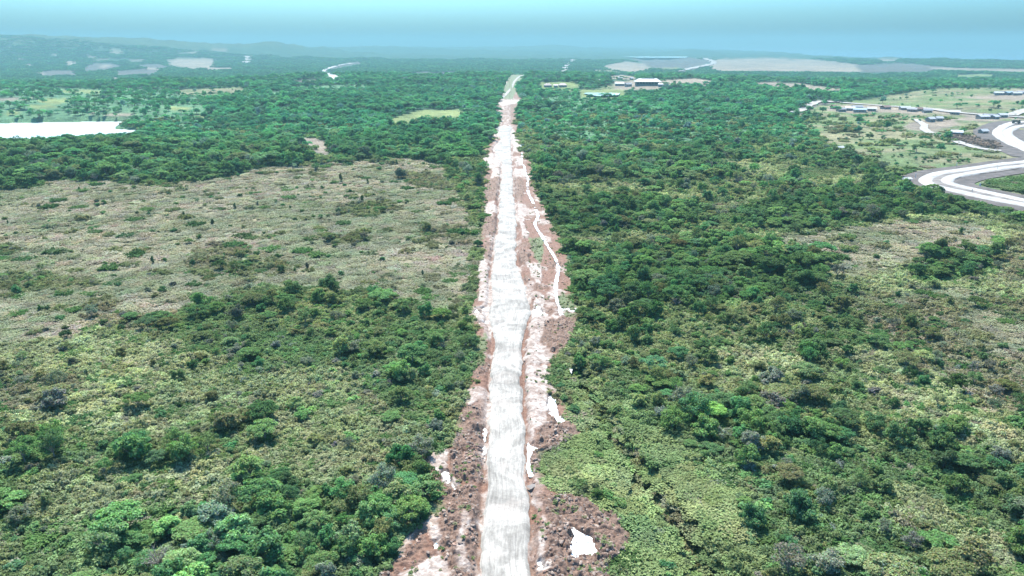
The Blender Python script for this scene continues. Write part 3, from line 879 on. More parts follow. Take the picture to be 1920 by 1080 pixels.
OUTER = [(2040, 288), (1980, 297), (1920, 305.5), (1882, 309), (1838, 315.6), (1793, 322), (1760, 327), (1742, 333.5), (1735, 340), (1742, 346.7), (1760, 353), (1793, 360), (1827, 368), (1860, 375), (1893, 381), (1920, 386), (1980, 397), (2050, 410)]
INNER = [(2040, 298), (1980, 305), (1920, 313), (1882, 317), (1849, 322), (1815, 328), (1786, 333.5), (1775, 340), (1781, 346), (1804, 352.5), (1838, 360), (1882, 369.5), (1920, 378), (1980, 390), (2050, 403)]
MID = [(2040, 293), (1920, 309), (1845, 320), (1790, 328), (1758, 338), (1766, 347), (1800, 356), (1850, 367), (1920, 382), (2050, 407)]
OUT2 = [(2050, 222), (1980, 225), (1920, 229.5), (1895, 233), (1878, 241), (1871, 249), (1876, 258), (1895, 269), (1920, 280), (1970, 300)]
IN2 = [(2050, 228), (1980, 231), (1930, 235), (1903, 240), (1889, 248), (1895, 258), (1920, 272), (1970, 292)]
ribbon('road_shoulder', MID, 50, M_SHOULDER, 0.5, 5, 9, jag=0.1)
ribbon('road_median', MID, 20, M_MEDIAN, 0.9, 5, 5, jag=0.25)
ribbon('haul_road', OUTER, 8.5, M_HAUL, 1.2, 4, 5, thick=0.8)
ribbon('haul_road', INNER, 7.5, M_HAUL, 1.2, 4, 5, thick=0.8)
ribbon('road_shoulder', [(2050, 225), (1920, 232), (1888, 241), (1878, 249), (1885, 258), (1920, 277), (1970, 297)], 58, M_SHOULDER, 0.5, 6, 7, jag=0.15)
ribbon('haul_road', OUT2, 10, M_HAUL, 1.2, 4, 5, thick=0.8)
ribbon('haul_road', IN2, 9, M_HAUL, 1.2, 4, 5, thick=0.8)
ribbon('yard_track', [(1708, 224), (1727, 231), (1733, 237), (1732, 242), (1742, 249), (1767, 258), (1793, 265.5), (1820, 275), (1849, 281), (1877, 284)], 9, M_TRACK, 0.9, 4, 3, jag=0.4)
ribbon('village_road', [(1470, 215), (1502, 207.5), (1519, 197), (1530, 192), (1555, 191), (1590, 194), (1652, 199), (1690, 201), (1760, 207), (1795, 212), (1840, 216), (1920, 221), (2000, 224)], 15, M_TRACK, 1.2, 6, 3, jag=0.5)
ribbon('village_road', [(1895, 217), (1912, 211), (1930, 206), (1990, 198)], 16, M_TRACK, 1.2, 6, 3, jag=0.2)
ribbon('hill_track', [(940, 186), (948, 178), (957, 168), (962, 158), (968, 149), (976, 143), (985, 141)], 6, M_TRACK, 0.8, 4, 3, jag=0.4)
ribbon('far_road', [(660, 118.5), (645, 121), (625, 126), (612, 130), (605, 134.5), (612, 139), (622, 144), (630, 148)], 34, M_HAUL, 3, 20, 4, jag=0.2)
ribbon('far_road', [(1074, 112), (1066, 117), (1062, 123), (1056, 131), (1054, 137)], 40, M_TRACK, 3, 20, 3, jag=0.4)
ribbon('far_road', [(1252, 138), (1275, 133), (1300, 128), (1330, 121), (1338, 116.5), (1325, 112), (1318, 110)], 46, M_TRACK, 3, 20, 3, jag=0.3)
ribbon('far_road', [(1412, 140), (1440, 145), (1500, 152), (1580, 158)], 26, M_TRACK, 3, 20, 3, jag=0.5)
ribbon('far_road', [(462, 106), (466, 111), (462, 116), (460, 118)], 50, M_TRACK, 3, 30, 3, jag=0.4)
sheet('pond', [(1094, 175), (1100, 173.5), (1164, 173.5), (1160, 178), (1120, 180)], M_POND, 1.2, kind='structure')
sheet('pond', [(136, 152), (172, 152), (170, 157), (140, 157)], M_POND, 4.0, kind='structure')
sheet('pond', [(1166, 106), (1290, 105.5), (1286, 108.5), (1200, 108.2)], M_POND, 6.0, kind='structure')

# ------------------------------------------------------------------ plants: meshes
def leaf_quads(rs, pos, nrm, size, asp=1.6):
    """one bent leaf spray per position: quads facing nrm"""
    n = len(pos)
    nrm = nrm / np.maximum(np.linalg.norm(nrm, axis=1, keepdims=True), 1e-6)
    r = rs.normal(size=(n, 3))
    a = np.cross(nrm, r); a /= np.maximum(np.linalg.norm(a, axis=1, keepdims=True), 1e-6)
    b = np.cross(nrm, a)
    s = size * rs.uniform(0.6, 1.4, (n, 1))
    la = a * s * asp * 0.5; lb = b * s * 0.5
    droop = nrm * s * 0.22
    V = np.stack([pos - la - droop, pos - lb * 1.0 + la * 0.1, pos + la - droop, pos + lb * 1.0 + la * 0.1], 1)
    F = np.arange(n * 4).reshape(n, 4)
    return V.reshape(-1, 3), F

def lobe_leaves(rs, centres, radii, per, size, up=0.35, squash=0.8, jitter=0.55):
    up = up + 0.45
    pos, nr = [], []
    for c, r in zip(centres, radii):
        k = max(6, int(per * (r ** 2)))
        d = rs.normal(size=(k, 3)); d[:, 2] = np.where(d[:, 2] < -0.35, -d[:, 2], d[:, 2])
        d /= np.linalg.norm(d, axis=1, keepdims=True)
        rr = r * rs.uniform(0.55, 1.18, (k, 1))
        p = c + d * rr * np.array([1, 1, squash])
        pos.append(p); nr.append(d + np.array([0, 0, up]) + rs.normal(size=(k, 3)) * jitter)
    return np.concatenate(pos), np.concatenate(nr)

def tube(p0, p1, r0, r1, seg=5):
    p0 = np.array(p0, float); p1 = np.array(p1, float)
    d = p1 - p0; d /= np.linalg.norm(d)
    a = np.cross(d, [0.3, 0.9, 0.1]); a /= np.linalg.norm(a); b = np.cross(d, a)
    th = np.linspace(0, 2 * np.pi, seg, endpoint=False)
    ring = np.cos(th)[:, None] * a + np.sin(th)[:, None] * b
    V = np.concatenate([p0 + ring * r0, p1 + ring * r1])
    F = np.array([(i, (i + 1) % seg, seg + (i + 1) % seg, seg + i) for i in range(seg)])
    return V, F

def join(parts):
    V, F, o = [], [], 0
    for v, f in parts:
        V.append(v); F.append(f + o); o += len(v)
    return np.concatenate(V), np.concatenate(F)

def make_tree(seed, form):
    """crown and trunk arrays for a tree with a crown about 8 m across"""
    rs = np.random.RandomState(seed)
    if form == 'dome':
        R, h0, n, size, per, sq = 4.0, rs.uniform(2.4, 3.8), rs.randint(24, 36), 0.34, 92, 0.8
        ang = rs.uniform(0, 2 * np.pi, n); el = np.arcsin(rs.uniform(-0.12, 1.0, n))
        rad = R * rs.uniform(0.35, 0.92, n)
        C = np.stack([np.cos(ang) * np.cos(el) * rad, np.sin(ang) * np.cos(el) * rad, h0 + np.sin(el) * rad * rs.uniform(0.8, 1.15)], 1)
        r = rs.uniform(0.6, 1.45, n)
        up = 0.35
    elif form == 'spread':
        R, h0, n, size, per, sq = 4.6, rs.uniform(3.8, 5.4), rs.randint(26, 38), 0.32, 90, 0.42
        ang = rs.uniform(0, 2 * np.pi, n); rad = R * np.sqrt(rs.uniform(0.02, 0.95, n))
        C = np.stack([np.cos(ang) * rad, np.sin(ang) * rad, h0 + 1.3 * (1 - (rad / R) ** 2) + rs.normal(0, 0.35, n)], 1)
        r = rs.uniform(0.8, 1.6, n)
        up = 0.9
    elif form == 'airy':
        R, h0, n, size, per, sq = 3.8, rs.uniform(3.0, 4.2), rs.randint(20, 28), 0.27, 62, 0.9
        ang = rs.uniform(0, 2 * np.pi, n); el = np.arcsin(rs.uniform(-0.1, 1.0, n))
        rad = R * rs.uniform(0.45, 0.95, n)
        C = np.stack([np.cos(ang) * np.cos(el) * rad, np.sin(ang) * np.cos(el) * rad, h0 + np.sin(el) * rad], 1)
        r = rs.uniform(0.7, 1.3, n)
        up = 0.3
    elif form == 'bare':
        R, h0, n, size, per, sq = 3.4, 3.4, 26, 0.16, 5, 0.9
        ang = rs.uniform(0, 2 * np.pi, n); el = np.arcsin(rs.uniform(0.0, 1.0, n)); rad = R * rs.uniform(0.6, 1.1, n)
        C = np.stack([np.cos(ang) * np.cos(el) * rad, np.sin(ang) * np.cos(el) * rad, h0 + np.sin(el) * rad], 1)
        r = rs.uniform(0.6, 0.9, n); up = 0.3
    else:                                                     # slender
        R, h0, n, size, per, sq = 2.0, 3.4, 14, 0.42, 60, 1.0
        zz = np.linspace(1.6, 7.4, n)
        w = np.sin(np.clip((zz - 0.6) / 7.4, 0, 1) * np.pi) * 1.25 + 0.15
        ang = rs.uniform(0, 2 * np.pi, n)
        C = np.stack([np.cos(ang) * w * 0.7, np.sin(ang) * w * 0.7, zz], 1)
        r = 0.6 + w * 0.5
        up = 0.3
    p, nr = lobe_leaves(rs, C, r, per, size, up, sq)
    cv, cf = leaf_quads(rs, p, nr, size)
    # trunk and limbs
    tr = []
    fork = np.array([rs.normal(0, 0.2), rs.normal(0, 0.2), h0 * 0.55])
    tr.append(tube((0, 0, -0.6), fork * 0.5, 0.26, 0.2, 6)); tr.append(tube(fork * 0.5, fork, 0.2, 0.16, 6))
    for k in rs.permutation(len(C))[:(26 if form == 'bare' else 8)]:
        m = fork + (C[k] - fork) * 0.5 + np.array([0, 0, 0.3])
        tr.append(tube(fork, m, 0.12, 0.075, 4)); tr.append(tube(m, C[k] + np.array([0, 0, r[k] * 0.3]), 0.075, 0.025, 4))
        if form == 'bare':
            for _ in range(4):
                a = m + (C[k] - m) * rs.uniform(0.2, 0.9)
                tr.append(tube(a, a + rs.normal(0, 0.55, 3) + np.array([0, 0, 0.5]), 0.045, 0.015, 3 + 1))
    tv, tf = join(tr)
    leafvar = np.repeat(rs.uniform(0.62, 1.38, len(cf)), 4)[:, None] * (1 + 0.10 * np.repeat(rs.normal(size=(len(cf), 3)), 4, axis=0))
    lobes = None
    return (cv, cf, np.clip(leafvar, 0.3, 2)), (tv, tf)

def make_bush(seed):
    rs = np.random.RandomState(seed)
    n = rs.randint(7, 12)
    ang = rs.uniform(0, 2 * np.pi, n); rad = 1.15 * np.sqrt(rs.rand(n))
    C = np.stack([np.cos(ang) * rad, np.sin(ang) * rad, 0.55 + rs.uniform(0, 1.0, n) * (1.3 - rad * 0.55)], 1)
    r = rs.uniform(0.45, 0.85, n)
    p, nr = lobe_leaves(rs, C, r, 120, 0.3, 0.4, 0.85)
    cv, cf = leaf_quads(rs, p, nr, 0.3)
    st = [tube((0, 0, -0.3), C[k], 0.05, 0.015, 4) for k in range(min(n, 5))]
    tv, tf = join(st)
    lv = np.repeat(rs.uniform(0.62, 1.38, len(cf)), 4)[:, None] * (1 + 0.08 * np.repeat(rs.normal(size=(len(cf), 3)), 4, axis=0))
    return (cv, cf, np.clip(lv, 0.3, 2)), (tv, tf)

def make_scrub(seed):
    """a 5 m patch of creeper mounds"""
    rs = np.random.RandomState(seed)
    n = 19
    C = np.stack([rs.uniform(-2.6, 2.6, n), rs.uniform(-2.6, 2.6, n), rs.uniform(0.1, 0.75, n)], 1)
    r = rs.uniform(0.45, 1.05, n)
    p, nr = lobe_leaves(rs, C, r, 75, 0.3, 0.6, 0.75, 0.5)
    cv, cf = leaf_quads(rs, p, nr, 0.3)
    lob = np.repeat(rs.uniform(0.75, 1.25, n), [max(6, int(75 * x ** 2)) for x in r])
    lv = np.repeat(rs.uniform(0.7, 1.3, len(cf)) * lob, 4)[:, None] * np.ones(3)
    return (cv, cf, np.clip(lv, 0.3, 2))

def make_tufts(seed, nb, hgt, lean, area=5.0, wid=0.09):
    """a patch of long grass and fern blades"""
    rs = np.random.RandomState(seed)
    nt = nb // 9
    base = np.stack([rs.uniform(-area / 2, area / 2, nt), rs.uniform(-area / 2, area / 2, nt), np.zeros(nt)], 1)
    hv = rs.uniform(0.5, 1.3, nt)
    V = []; lv = []
    for i in range(nt):
        for k in range(9):
            a = rs.uniform(0, 2 * np.pi)
            h = hgt * hv[i] * rs.uniform(0.6, 1.15)
            out = np.array([np.cos(a), np.sin(a), 0.0])
            side = np.array([-np.sin(a), np.cos(a), 0.0]) * wid * rs.uniform(0.7, 1.5) * (0.6 + hv[i])
            b = base[i] + out * rs.uniform(0, 0.25)
            m = b + out * h * lean * 0.45 + np.array([0, 0, h * 0.75])
            tip = b + out * h * lean * 1.1 + np.array([0, 0, h * rs.uniform(0.6, 0.95)])
            V += [b - side * 0.6, b + side * 0.6, m + side, m - side, m - side, m + side, tip + side * 0.3, tip - side * 0.3]
            q = rs.uniform(0.7, 1.3)
            lv += [q] * 8
    V = np.array(V); F = np.arange(len(V)).reshape(-1, 4)
    return (V, F, np.array(lv)[:, None] * np.ones(3))

def mesh_leaf(name, arr):
    v, f, lv = arr
    me = mesh_np(name, v, f, [M_LEAF]); add_col(me, 'leafvar', lv); return me

def mesh_bark(name, arr):
    return mesh_np(name, arr[0], arr[1], [M_BARK], smooth=True)

def mesh_both(name, leaf, bark):
    v, f = join([(leaf[0], leaf[1]), bark])
    fm = np.concatenate([np.zeros(len(leaf[1])), np.ones(len(bark[1]))])
    me = mesh_np(name, v, f, [M_LEAF, M_BARK], fm)
    add_col(me, 'leafvar', np.concatenate([leaf[2], np.ones((len(bark[0]), 3))])); return me

FORMS = ['dome'] * 6 + ['spread'] * 4 + ['airy'] * 3 + ['slender'] * 2 + ['bare']
TREE = [make_tree(100 + i, f) for i, f in enumerate(FORMS)]
NT = len(FORMS)
BUSH = [make_bush(300 + i) for i in range(5)]
SCRUB = [make_scrub(400 + i) for i in range(5)]
DRY = [make_tufts(500 + i, 760, 0.62, 0.8, wid=0.075) for i in range(4)]
LUSH = [make_tufts(600 + i, 900, 0.8, 0.8, wid=0.085) for i in range(4)]

def make_clump(seed):
    """a 45 m piece of far canopy: a dozen coarse crowns on trunks"""
    rs = np.random.RandomState(seed); P = []; LV = []; B = []
    for k in range(15):
        c0 = np.array([rs.uniform(-21, 21), rs.uniform(-21, 21), 0])
        R = rs.uniform(3.2, 6.5); h = rs.uniform(3.5, 7)
        n = 7
        ang = rs.uniform(0, 6.28, n); el = np.arcsin(rs.uniform(-0.1, 1, n))
        C = c0 + np.stack([np.cos(ang) * np.cos(el) * R * .6, np.sin(ang) * np.cos(el) * R * .6, h + np.sin(el) * R * .6], 1)
        p, nr = lobe_leaves(rs, C, np.full(n, R * 0.42), 5.0, 1.3, 0.4)
        v, f = leaf_quads(rs, p, nr, 1.5)
        P.append((v, f)); LV.append(np.repeat(rs.uniform(0.7, 1.3, len(f)) * rs.uniform(0.75, 1.3), 4))
        B.append(tube(c0 + [0, 0, -2], c0 + [0, 0, h], 0.4, 0.2, 4))
    v, f = join(P)
    return (v, f, np.concatenate(LV)[:, None] * np.ones(3)), join(B)
CLUMP = [make_clump(700 + i) for i in range(5)]

# ------------------------------------------------------------------ plants: where they stand
DG, MG, BG, TG = (0.082, 0.150, 0.062), (0.120, 0.205, 0.078), (0.130, 0.222, 0.078), (0.080, 0.176, 0.076)
OL, YG, GG, GT, TN, PG = (0.145, 0.166, 0.073), (0.315, 0.338, 0.185), (0.155, 0.18, 0.132), (0.20, 0.20, 0.17), (0.30, 0.28, 0.21), (0.16, 0.225, 0.10)
TINTS = np.array([DG, MG, BG, TG, OL, (0.20, 0.235, 0.105), GG, (0.165, 0.17, 0.14), TN, PG])
TNAME = ['dark green', 'green', 'bright green', 'deep teal-green', 'olive', 'yellow-green', 'grey-green', 'dusty grey', 'straw-coloured', 'pale green']
# chance of each tint by zone, for trees and bushes
PAL = {'M': [.15, .24, .11, .09, .13, .05, .14, .03, 0, .06], 'F': [.15, .28, .13, .20, .09, .01, .07, .0, 0, .07], 'S': [.10, .12, .08, .02, .24, .16, .12, .06, 0, .10],
       'D': [.20, .26, .08, .16, .12, 0, .10, .08, 0, 0], 'G': [.22, .30, .12, .20, .10, 0, .06, 0, 0, 0], 'V': [.10, .30, .22, .05, .20, .05, .04, 0, 0, .04],
       'K': [.14, .14, .05, .10, .17, .04, .24, .10, 0, .02], 'T': [.5, .5, 0, 0, 0, 0, 0, 0, 0, 0], 'L': [.12, .34, .16, .22, .04, 0, .05, 0, 0, .07]}
PALA = np.array([np.cumsum(np.array(PAL.get(c, PAL['M'])) / sum(PAL.get(c, PAL['M']))) for c in ZN])
#       tree bush scrub dry lush   (chance per cell)
DENS = {'M': (.34, .55, 1.0, .25, .25), 'F': (.84, .60, .45, .00, .15), 'S': (.07, .22, 1.0, .30, .15), 'D': (.006, .035, .03, 1.0, .03), 'G': (.018, .10, .06, .10, 1.0),
        'V': (.003, .06, .16, .12, 1.0), 'T': (0, .01, 0, .02, .0), 'Y': (0, .02, 0, .1, .5), 'X': (0, .01, 0, 0, 0), 'B': (0, 0, 0, 0, 0), 'K': (.15, .32, .55, .85, .10), 'L': (.30, .4, .2, .0, .5)}
DENA = np.array([DENS[c] for c in ZN])
rng = np.random.RandomState(2024)

KEEP_OFF = [seg_pts for seg_pts in (
    [tuple(p[:2]) for p in unproj([a for a, b in MID], [b for a, b in MID])],)]
UPH = [tuple(p[:2]) for p in unproj([a for a, b in OUT2], [b for a, b in OUT2])]

def cells(y0, y1, cell, half=0.80, marg=40):
    ys = np.arange(y0, y1, cell)
    out = []
    for y in ys:
        w = half * y + marg
        x = np.arange(-w, w, cell)
        out.append(np.stack([x, np.full(len(x), y)], 1))
    p = np.concatenate(out)
    return p + (rng.rand(*p.shape) - 0.5) * cell * 0.95

def place(y0, y1, cell, col, boost=1.0, clump=True):
    """points of one plant layer with zone, height and picture position"""
    p = cells(y0, y1, cell)
    x, y = p[:, 0], p[:, 1]
    z = HGT(x, y)
    px, py, dep = project(x, y, z)
    c = classify(px, py)
    pr = DENA[c, col] * boost
    if clump:                                       # plants gather in thickets
        pr = pr * np.clip(0.35 + 1.3 * fbm(x / 26.0, y / 26.0, 3, 201 + col), 0.3, 1.35)
    ok = rng.rand(len(x)) < pr
    ea = np.clip((py - 90) * (0.006 if col == 0 else 0.011), 0.2, 10)
    ok &= ~inpoly(px + (fbm(x / 3.0, y / 3.0, 3, 505) - 0.5) * 2.6 * ea, py + (fbm(x / 3.0, y / 3.0, 3, 506) - 0.5) * 2.0 * ea, BARE) & ~inpoly(px, py, LAKE)
    ok &= seg_dist(x, y, KEEP_OFF[0]) > 29
    if y1 > 700:
        ok &= seg_dist(x, y, UPH) > 30
        hp = (7.5 if col == 0 else 2.5) * FPX / dep          # open ground just behind a plant stays in view from the air: no tall plant at its near edge
        c2 = classify(px, py - hp)
        open2 = np.isin(c2, [ZID['Y'], ZID['T']]) | inpoly(px, py - hp, LAKE)
        ok &= ~(open2 & (rng.rand(len(x)) < 0.85)) & ~inpoly(px, py - hp, LAKE) & ~inpoly(px, py - 0.5 * hp, LAKE)
    return x[ok], y[ok], z[ok], px[ok], py[ok], dep[ok], c[ok]

def tint_for(c, u, x, y):
    """neighbours tend to the same kind: mix a slow noise into the draw"""
    k = np.clip(0.5 + (u - 0.5) * 0.75 + (fbm(x / 17.0, y / 17.0, 2, 301) - 0.5) * 1.1, 0, 0.999)
    idx = (k[:, None] > PALA[c]).sum(1)
    return np.clip(idx, 0, 9)

LAYERS = {'tree': [], 'bush': []}
def zpix(d):
    return d
parts = []
for (y0, y1, cell, smin, smax) in ((70, 260, 4.2, 0.28, 0.92), (260, 520, 4.8, 0.32, 1.0), (520, 1100, 6.8, 0.55, 1.3), (1100, 2650, 10.0, 0.75, 1.6)):
    x, y, z, px, py, dep, c = place(y0, y1, cell, 0)
    n = len(x)
    u = rng.rand(n)
    s = smin + (smax - smin) * rng.rand(n) ** 1.25 * np.clip(0.55 + 0.9 * fbm(x / 40.0, y / 40.0, 3, 88), 0.5, 1.15)
    f = (c == ZID['F'])
    s = np.where(f, s * 1.12, s)
    s = np.where(c == ZID['D'], s * 0.55, s)
    s = np.where((c == ZID['K']) | (c == ZID['S']), s * 0.82, s)
    t = tint_for(c, u, x, y)
    v = rng.randint(0, NT - 3, n)
    bare = (rng.rand(n) < 0.022) & (y < 600) & (c != ZID['D'])
    v = np.where((t == 6) | (t == 7), rng.choice([10, 11, 12, 4, 5], n), v)
    v = np.where((t == 2) & (rng.rand(n) < .5), rng.randint(6, 10, n), v)
    v = np.where((c == ZID['D']) & (rng.rand(n) < .75), rng.choice([13, 14], n), v)
    v = np.where(bare, 15, v); t = np.where(bare, 7, t)
    parts.append(np.stack([x, y, z, s, rng.rand(n) * 6.28, v, t, c, px, py, dep], 1))
SOLO = [(258, 402), (280, 403), (70, 452), (144, 413), (133, 450), (220, 466), (385, 363), (371, 380), (490, 380), (441, 392), (399, 422), (367, 457), (345, 407), (475, 357), (498, 384), (518, 382),
        (657, 362), (744, 371), (601, 411), (615, 408), (717, 412), (712, 388), (732, 390), (698, 388), (520, 484), (553, 510), (320, 550), (305, 548), (125, 636), (80, 640), (410, 365), (450, 370), (180, 440), (30, 440), (15, 420), (560, 350), (585, 342), (690, 345), (780, 372)]
SOLO = [q for k, q in enumerate(SOLO) if k % 3 != 2]
w = unproj([a for a, b in SOLO], [b for a, b in SOLO])
_px, _py, _dp = project(w[:, 0], w[:, 1], w[:, 2])
n = len(w)
parts.append(np.stack([w[:, 0], w[:, 1], w[:, 2], rng.uniform(0.26, 0.55, n), rng.rand(n) * 6.28, rng.choice([13, 14, 0, 3, 5, 10], n), rng.choice([0, 1, 3, 3], n), np.full(n, ZID['D']), _px, _py, _dp], 1))
TREES = np.concatenate(parts)
parts = []
for (y0, y1, cell, smin, smax) in ((70, 280, 3.0, 0.45, 1.15), (280, 560, 4.0, 0.5, 1.3), (560, 1100, 6.5, 0.7, 1.8), (1100, 2000, 16.0, 1.0, 2.4)):
    x, y, z, px, py, dep, c = place(y0, y1, cell, 1)
    n = len(x)
    s = smin + (smax - smin) * rng.rand(n) ** 1.6
    t = tint_for(c, rng.rand(n), x, y)
    parts.append(np.stack([x, y, z, s, rng.rand(n) * 6.28, rng.randint(0, len(BUSH), n), t, c, px, py, dep], 1))
BUSHES = np.concatenate(parts)

def jitter_tint(A, amount=0.24):
    t = A[:, 6].astype(int)
    big = 0.88 + 0.36 * sstep(0.3, 0.7, fbm(A[:, 0] / 55.0, A[:, 1] / 75.0, 3, 333))      # stands of lighter and darker species
    base = TINTS[t]
    far = sstep(450, 1000, A[:, 1])[:, None]                 # haze tone painted into leaf tints: lighter and bluer with distance
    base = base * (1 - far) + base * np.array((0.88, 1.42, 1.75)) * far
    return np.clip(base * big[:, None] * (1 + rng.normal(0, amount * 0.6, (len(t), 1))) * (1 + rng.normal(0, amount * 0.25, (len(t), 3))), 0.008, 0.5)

TZ = TREES[:, 3:4] * np.stack([rng.uniform(0.82, 1.22, len(TREES)), rng.uniform(0.82, 1.22, len(TREES)), rng.uniform(0.75, 1.35, len(TREES))], 1)
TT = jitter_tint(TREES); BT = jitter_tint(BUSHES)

# ------------------------------------------------------------------ scatter (for what goes beyond counting)
def scatter(name, meshes, loc, rot, scale, tint, index, **props):
    coll = bpy.data.collections.new(name + '_sources')
    for i, me in enumerate(meshes):
        o = bpy.data.objects.new('%s_source_%02d' % (name, i), me)
        coll.objects.link(o)
    n = len(loc)
    me = bpy.data.meshes.new(name)
    me.vertices.add(n); me.vertices.foreach_set('co', np.asarray(loc, np.float32).ravel())
    def attr(nm, ty, data, key):
        a = me.attributes.new(nm, ty, 'POINT'); a.data.foreach_set(key, np.ascontiguousarray(data).ravel())
    sv = np.asarray(scale, np.float32)
    if sv.ndim == 1:
        sv = np.repeat(sv[:, None], 3, 1)
    attr('psize', 'FLOAT_VECTOR', sv, 'vector')
    rv = np.zeros((n, 3), np.float32); rv[:, 2] = rot
    attr('pturn', 'FLOAT_VECTOR', rv, 'vector')
    attr('pick', 'INT', np.asarray(index, np.int32), 'value')
    tc = np.ones((n, 4), np.float32); tc[:, :3] = tint
    attr('tint', 'FLOAT_COLOR', tc, 'color')
    ob = link(name, me, **props)
    ng = bpy.data.node_groups.new(name + '_scatter', 'GeometryNodeTree')
    ng.interface.new_socket('Geometry', in_out='INPUT', socket_type='NodeSocketGeometry')
    ng.interface.new_socket('Geometry', in_out='OUTPUT', socket_type='NodeSocketGeometry')
    gi = ng.nodes.new('NodeGroupInput'); go = ng.nodes.new('NodeGroupOutput')
    ci = ng.nodes.new('GeometryNodeCollectionInfo')
    ci.inputs['Collection'].default_value = coll
    ci.inputs['Separate Children'].default_value = True
    ci.inputs['Reset Children'].default_value = True
    ip = ng.nodes.new('GeometryNodeInstanceOnPoints')
    ip.inputs['Pick Instance'].default_value = True
    def named(nm, ty):
        a = ng.nodes.new('GeometryNodeInputNamedAttribute'); a.data_type = ty; a.inputs['Name'].default_value = nm
        return a.outputs['Attribute']
    L = ng.links.new
    L(gi.outputs[0], ip.inputs['Points'])
    L(ci.outputs[0], ip.inputs['Instance'])
    L(named('pick', 'INT'), ip.inputs['Instance Index'])
    e2r = ng.nodes.new('FunctionNodeEulerToRotation')
    L(named('pturn', 'FLOAT_VECTOR'), e2r.inputs[0])
    L(e2r.outputs[0], ip.inputs['Rotation'])
    L(named('psize', 'FLOAT_VECTOR'), ip.inputs['Scale'])
    L(ip.outputs[0], go.inputs[0])
    md = ob.modifiers.new('scatter', 'NODES'); md.node_group = ng
    return ob

# individuals: the plants that show largest
def picked(A, forms, n, minpx):
    size = A[:, 3] * FPX / A[:, 10]
    m = np.isin(A[:, 5].astype(int), forms) & (A[:, 8] > -10) & (A[:, 8] < 1930) & (A[:, 9] < 1110) & (A[:, 9] > 130)
    idx = np.nonzero(m)[0]
    idx = idx[np.argsort(-size[idx])][:n]
    return idx
dome_i = picked(TREES, list(range(0, 6)), 300, 0)
spread_i = picked(TREES, list(range(6, 10)), 260, 0)
airy_i = picked(TREES, [10, 11, 12], 200, 0)
slim_i = picked(TREES, [13, 14], 60, 0)
bare_i = picked(TREES, [15], 80, 0)
bush_i = picked(BUSHES, list(range(5)), 300, 0)

def zone_name(px, py, c):
    if px < 950:
        if py > 930: return 'in the bottom left thicket'
        if py > 700: return 'in the big creeper scrub'
        if py > 545: return 'below the big dry field'
        if py > 345: return 'in the big dry field'
        return 'behind the big dry field'
    if py > 930: return 'in the bottom right corner'
    if py > 740: return 'beside the grassy gully'
    if py > 575: return 'above the grassy gully'
    if py > 470: return 'in the tall right-hand stand'
    if py > 400: return 'by the small dry clearing'
    return 'below the haul road bend'

ORD = ['nearest', 'second', 'third', 'fourth', 'fifth', 'sixth', 'seventh', 'eighth', 'ninth', 'tenth', 'eleventh', 'twelfth', 'thirteenth', 'fourteenth', 'fifteenth',
       'sixteenth', 'seventeenth', 'eighteenth', 'nineteenth', 'twentieth']
TENS = {2: 'twenty', 3: 'thirty', 4: 'forty', 5: 'fifty', 6: 'sixty'}
def ordinal(k):
    if k < 20: return ORD[k]
    t, r = divmod(k + 1, 10)
    if r == 0: return {2: 'twentieth', 3: 'thirtieth', 4: 'fortieth', 5: 'fiftieth', 6: 'sixtieth'}.get(t, 'last')
    return TENS.get(t, 'sixty') + '-' + ['first', 'second', 'third', 'fourth', 'fifth', 'sixth', 'seventh', 'eighth', 'ninth'][r - 1]

def labels(A, idx, noun):
    """colour + kind + place + rank from the white road, no two alike"""
    zn = {}
    for i in idx:
        px, py, c, t = A[i, 8], A[i, 9], int(A[i, 7]), int(A[i, 6])
        zn.setdefault((TNAME[t], zone_name(px, py, c)), []).append(i)
    out = {}
    for (tn, z), L in zn.items():
        L.sort(key=lambda i: abs(A[i, 0] + 3))
        for k, i in enumerate(L):
            out[i] = '%s %s %s, %s to the road' % (tn, noun, z, 'nearest' if k == 0 else ordinal(k) + ' nearest')
            if len(L) == 1:
                out[i] = 'only %s %s %s' % (tn, noun, z)
    return out

CROWN = [mesh_leaf('crown', t[0]) for t in TREE]
TRUNK = [mesh_bark('trunk', t[1]) for t in TREE]
for idx, name, noun, cat, grp in ((dome_i, 'domed_tree', 'round-crowned tree', 'tree', 'round-crowned trees in the thickets'),
                                  (spread_i, 'spreading_tree', 'flat spreading tree', 'tree', 'flat spreading trees in the thickets'),
                                  (airy_i, 'thin_tree', 'thin-leaved tree', 'tree', 'thin-leaved trees in the thickets'),
                                  (slim_i, 'slender_tree', 'slender upright tree', 'tree', 'slender upright trees'),
                                  (bare_i, 'leafless_tree', 'leafless tree', 'tree', 'leafless trees among the thickets')):
    lab = labels(TREES, idx, noun)
    for i in idx:
        r = TREES[i]; v = int(r[5])
        e = empty(name, (r[0], r[1], r[2] - 0.1), r[4], label=lab[i], category=cat, group=grp)
        e.scale = [float(q) for q in TZ[i]]
        cr = link('crown', CROWN[v], e)
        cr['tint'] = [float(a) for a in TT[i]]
        link('trunk', TRUNK[v], e)
BF = [mesh_leaf('foliage', b[0]) for b in BUSH]; BS = [mesh_bark('stem', b[1]) for b in BUSH]
lab = labels(BUSHES, bush_i, 'bush')
for i in bush_i:
    r = BUSHES[i]; v = int(r[5])
    e = empty('bush', (r[0], r[1], r[2] - 0.05), r[4], label=lab[i], category='bush', group='bushes among the trees')
    e.scale = (r[3] * 1.15, r[3] * 1.15, r[3])
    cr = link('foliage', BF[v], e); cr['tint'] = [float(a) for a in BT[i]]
    link('stem', BS[v], e)

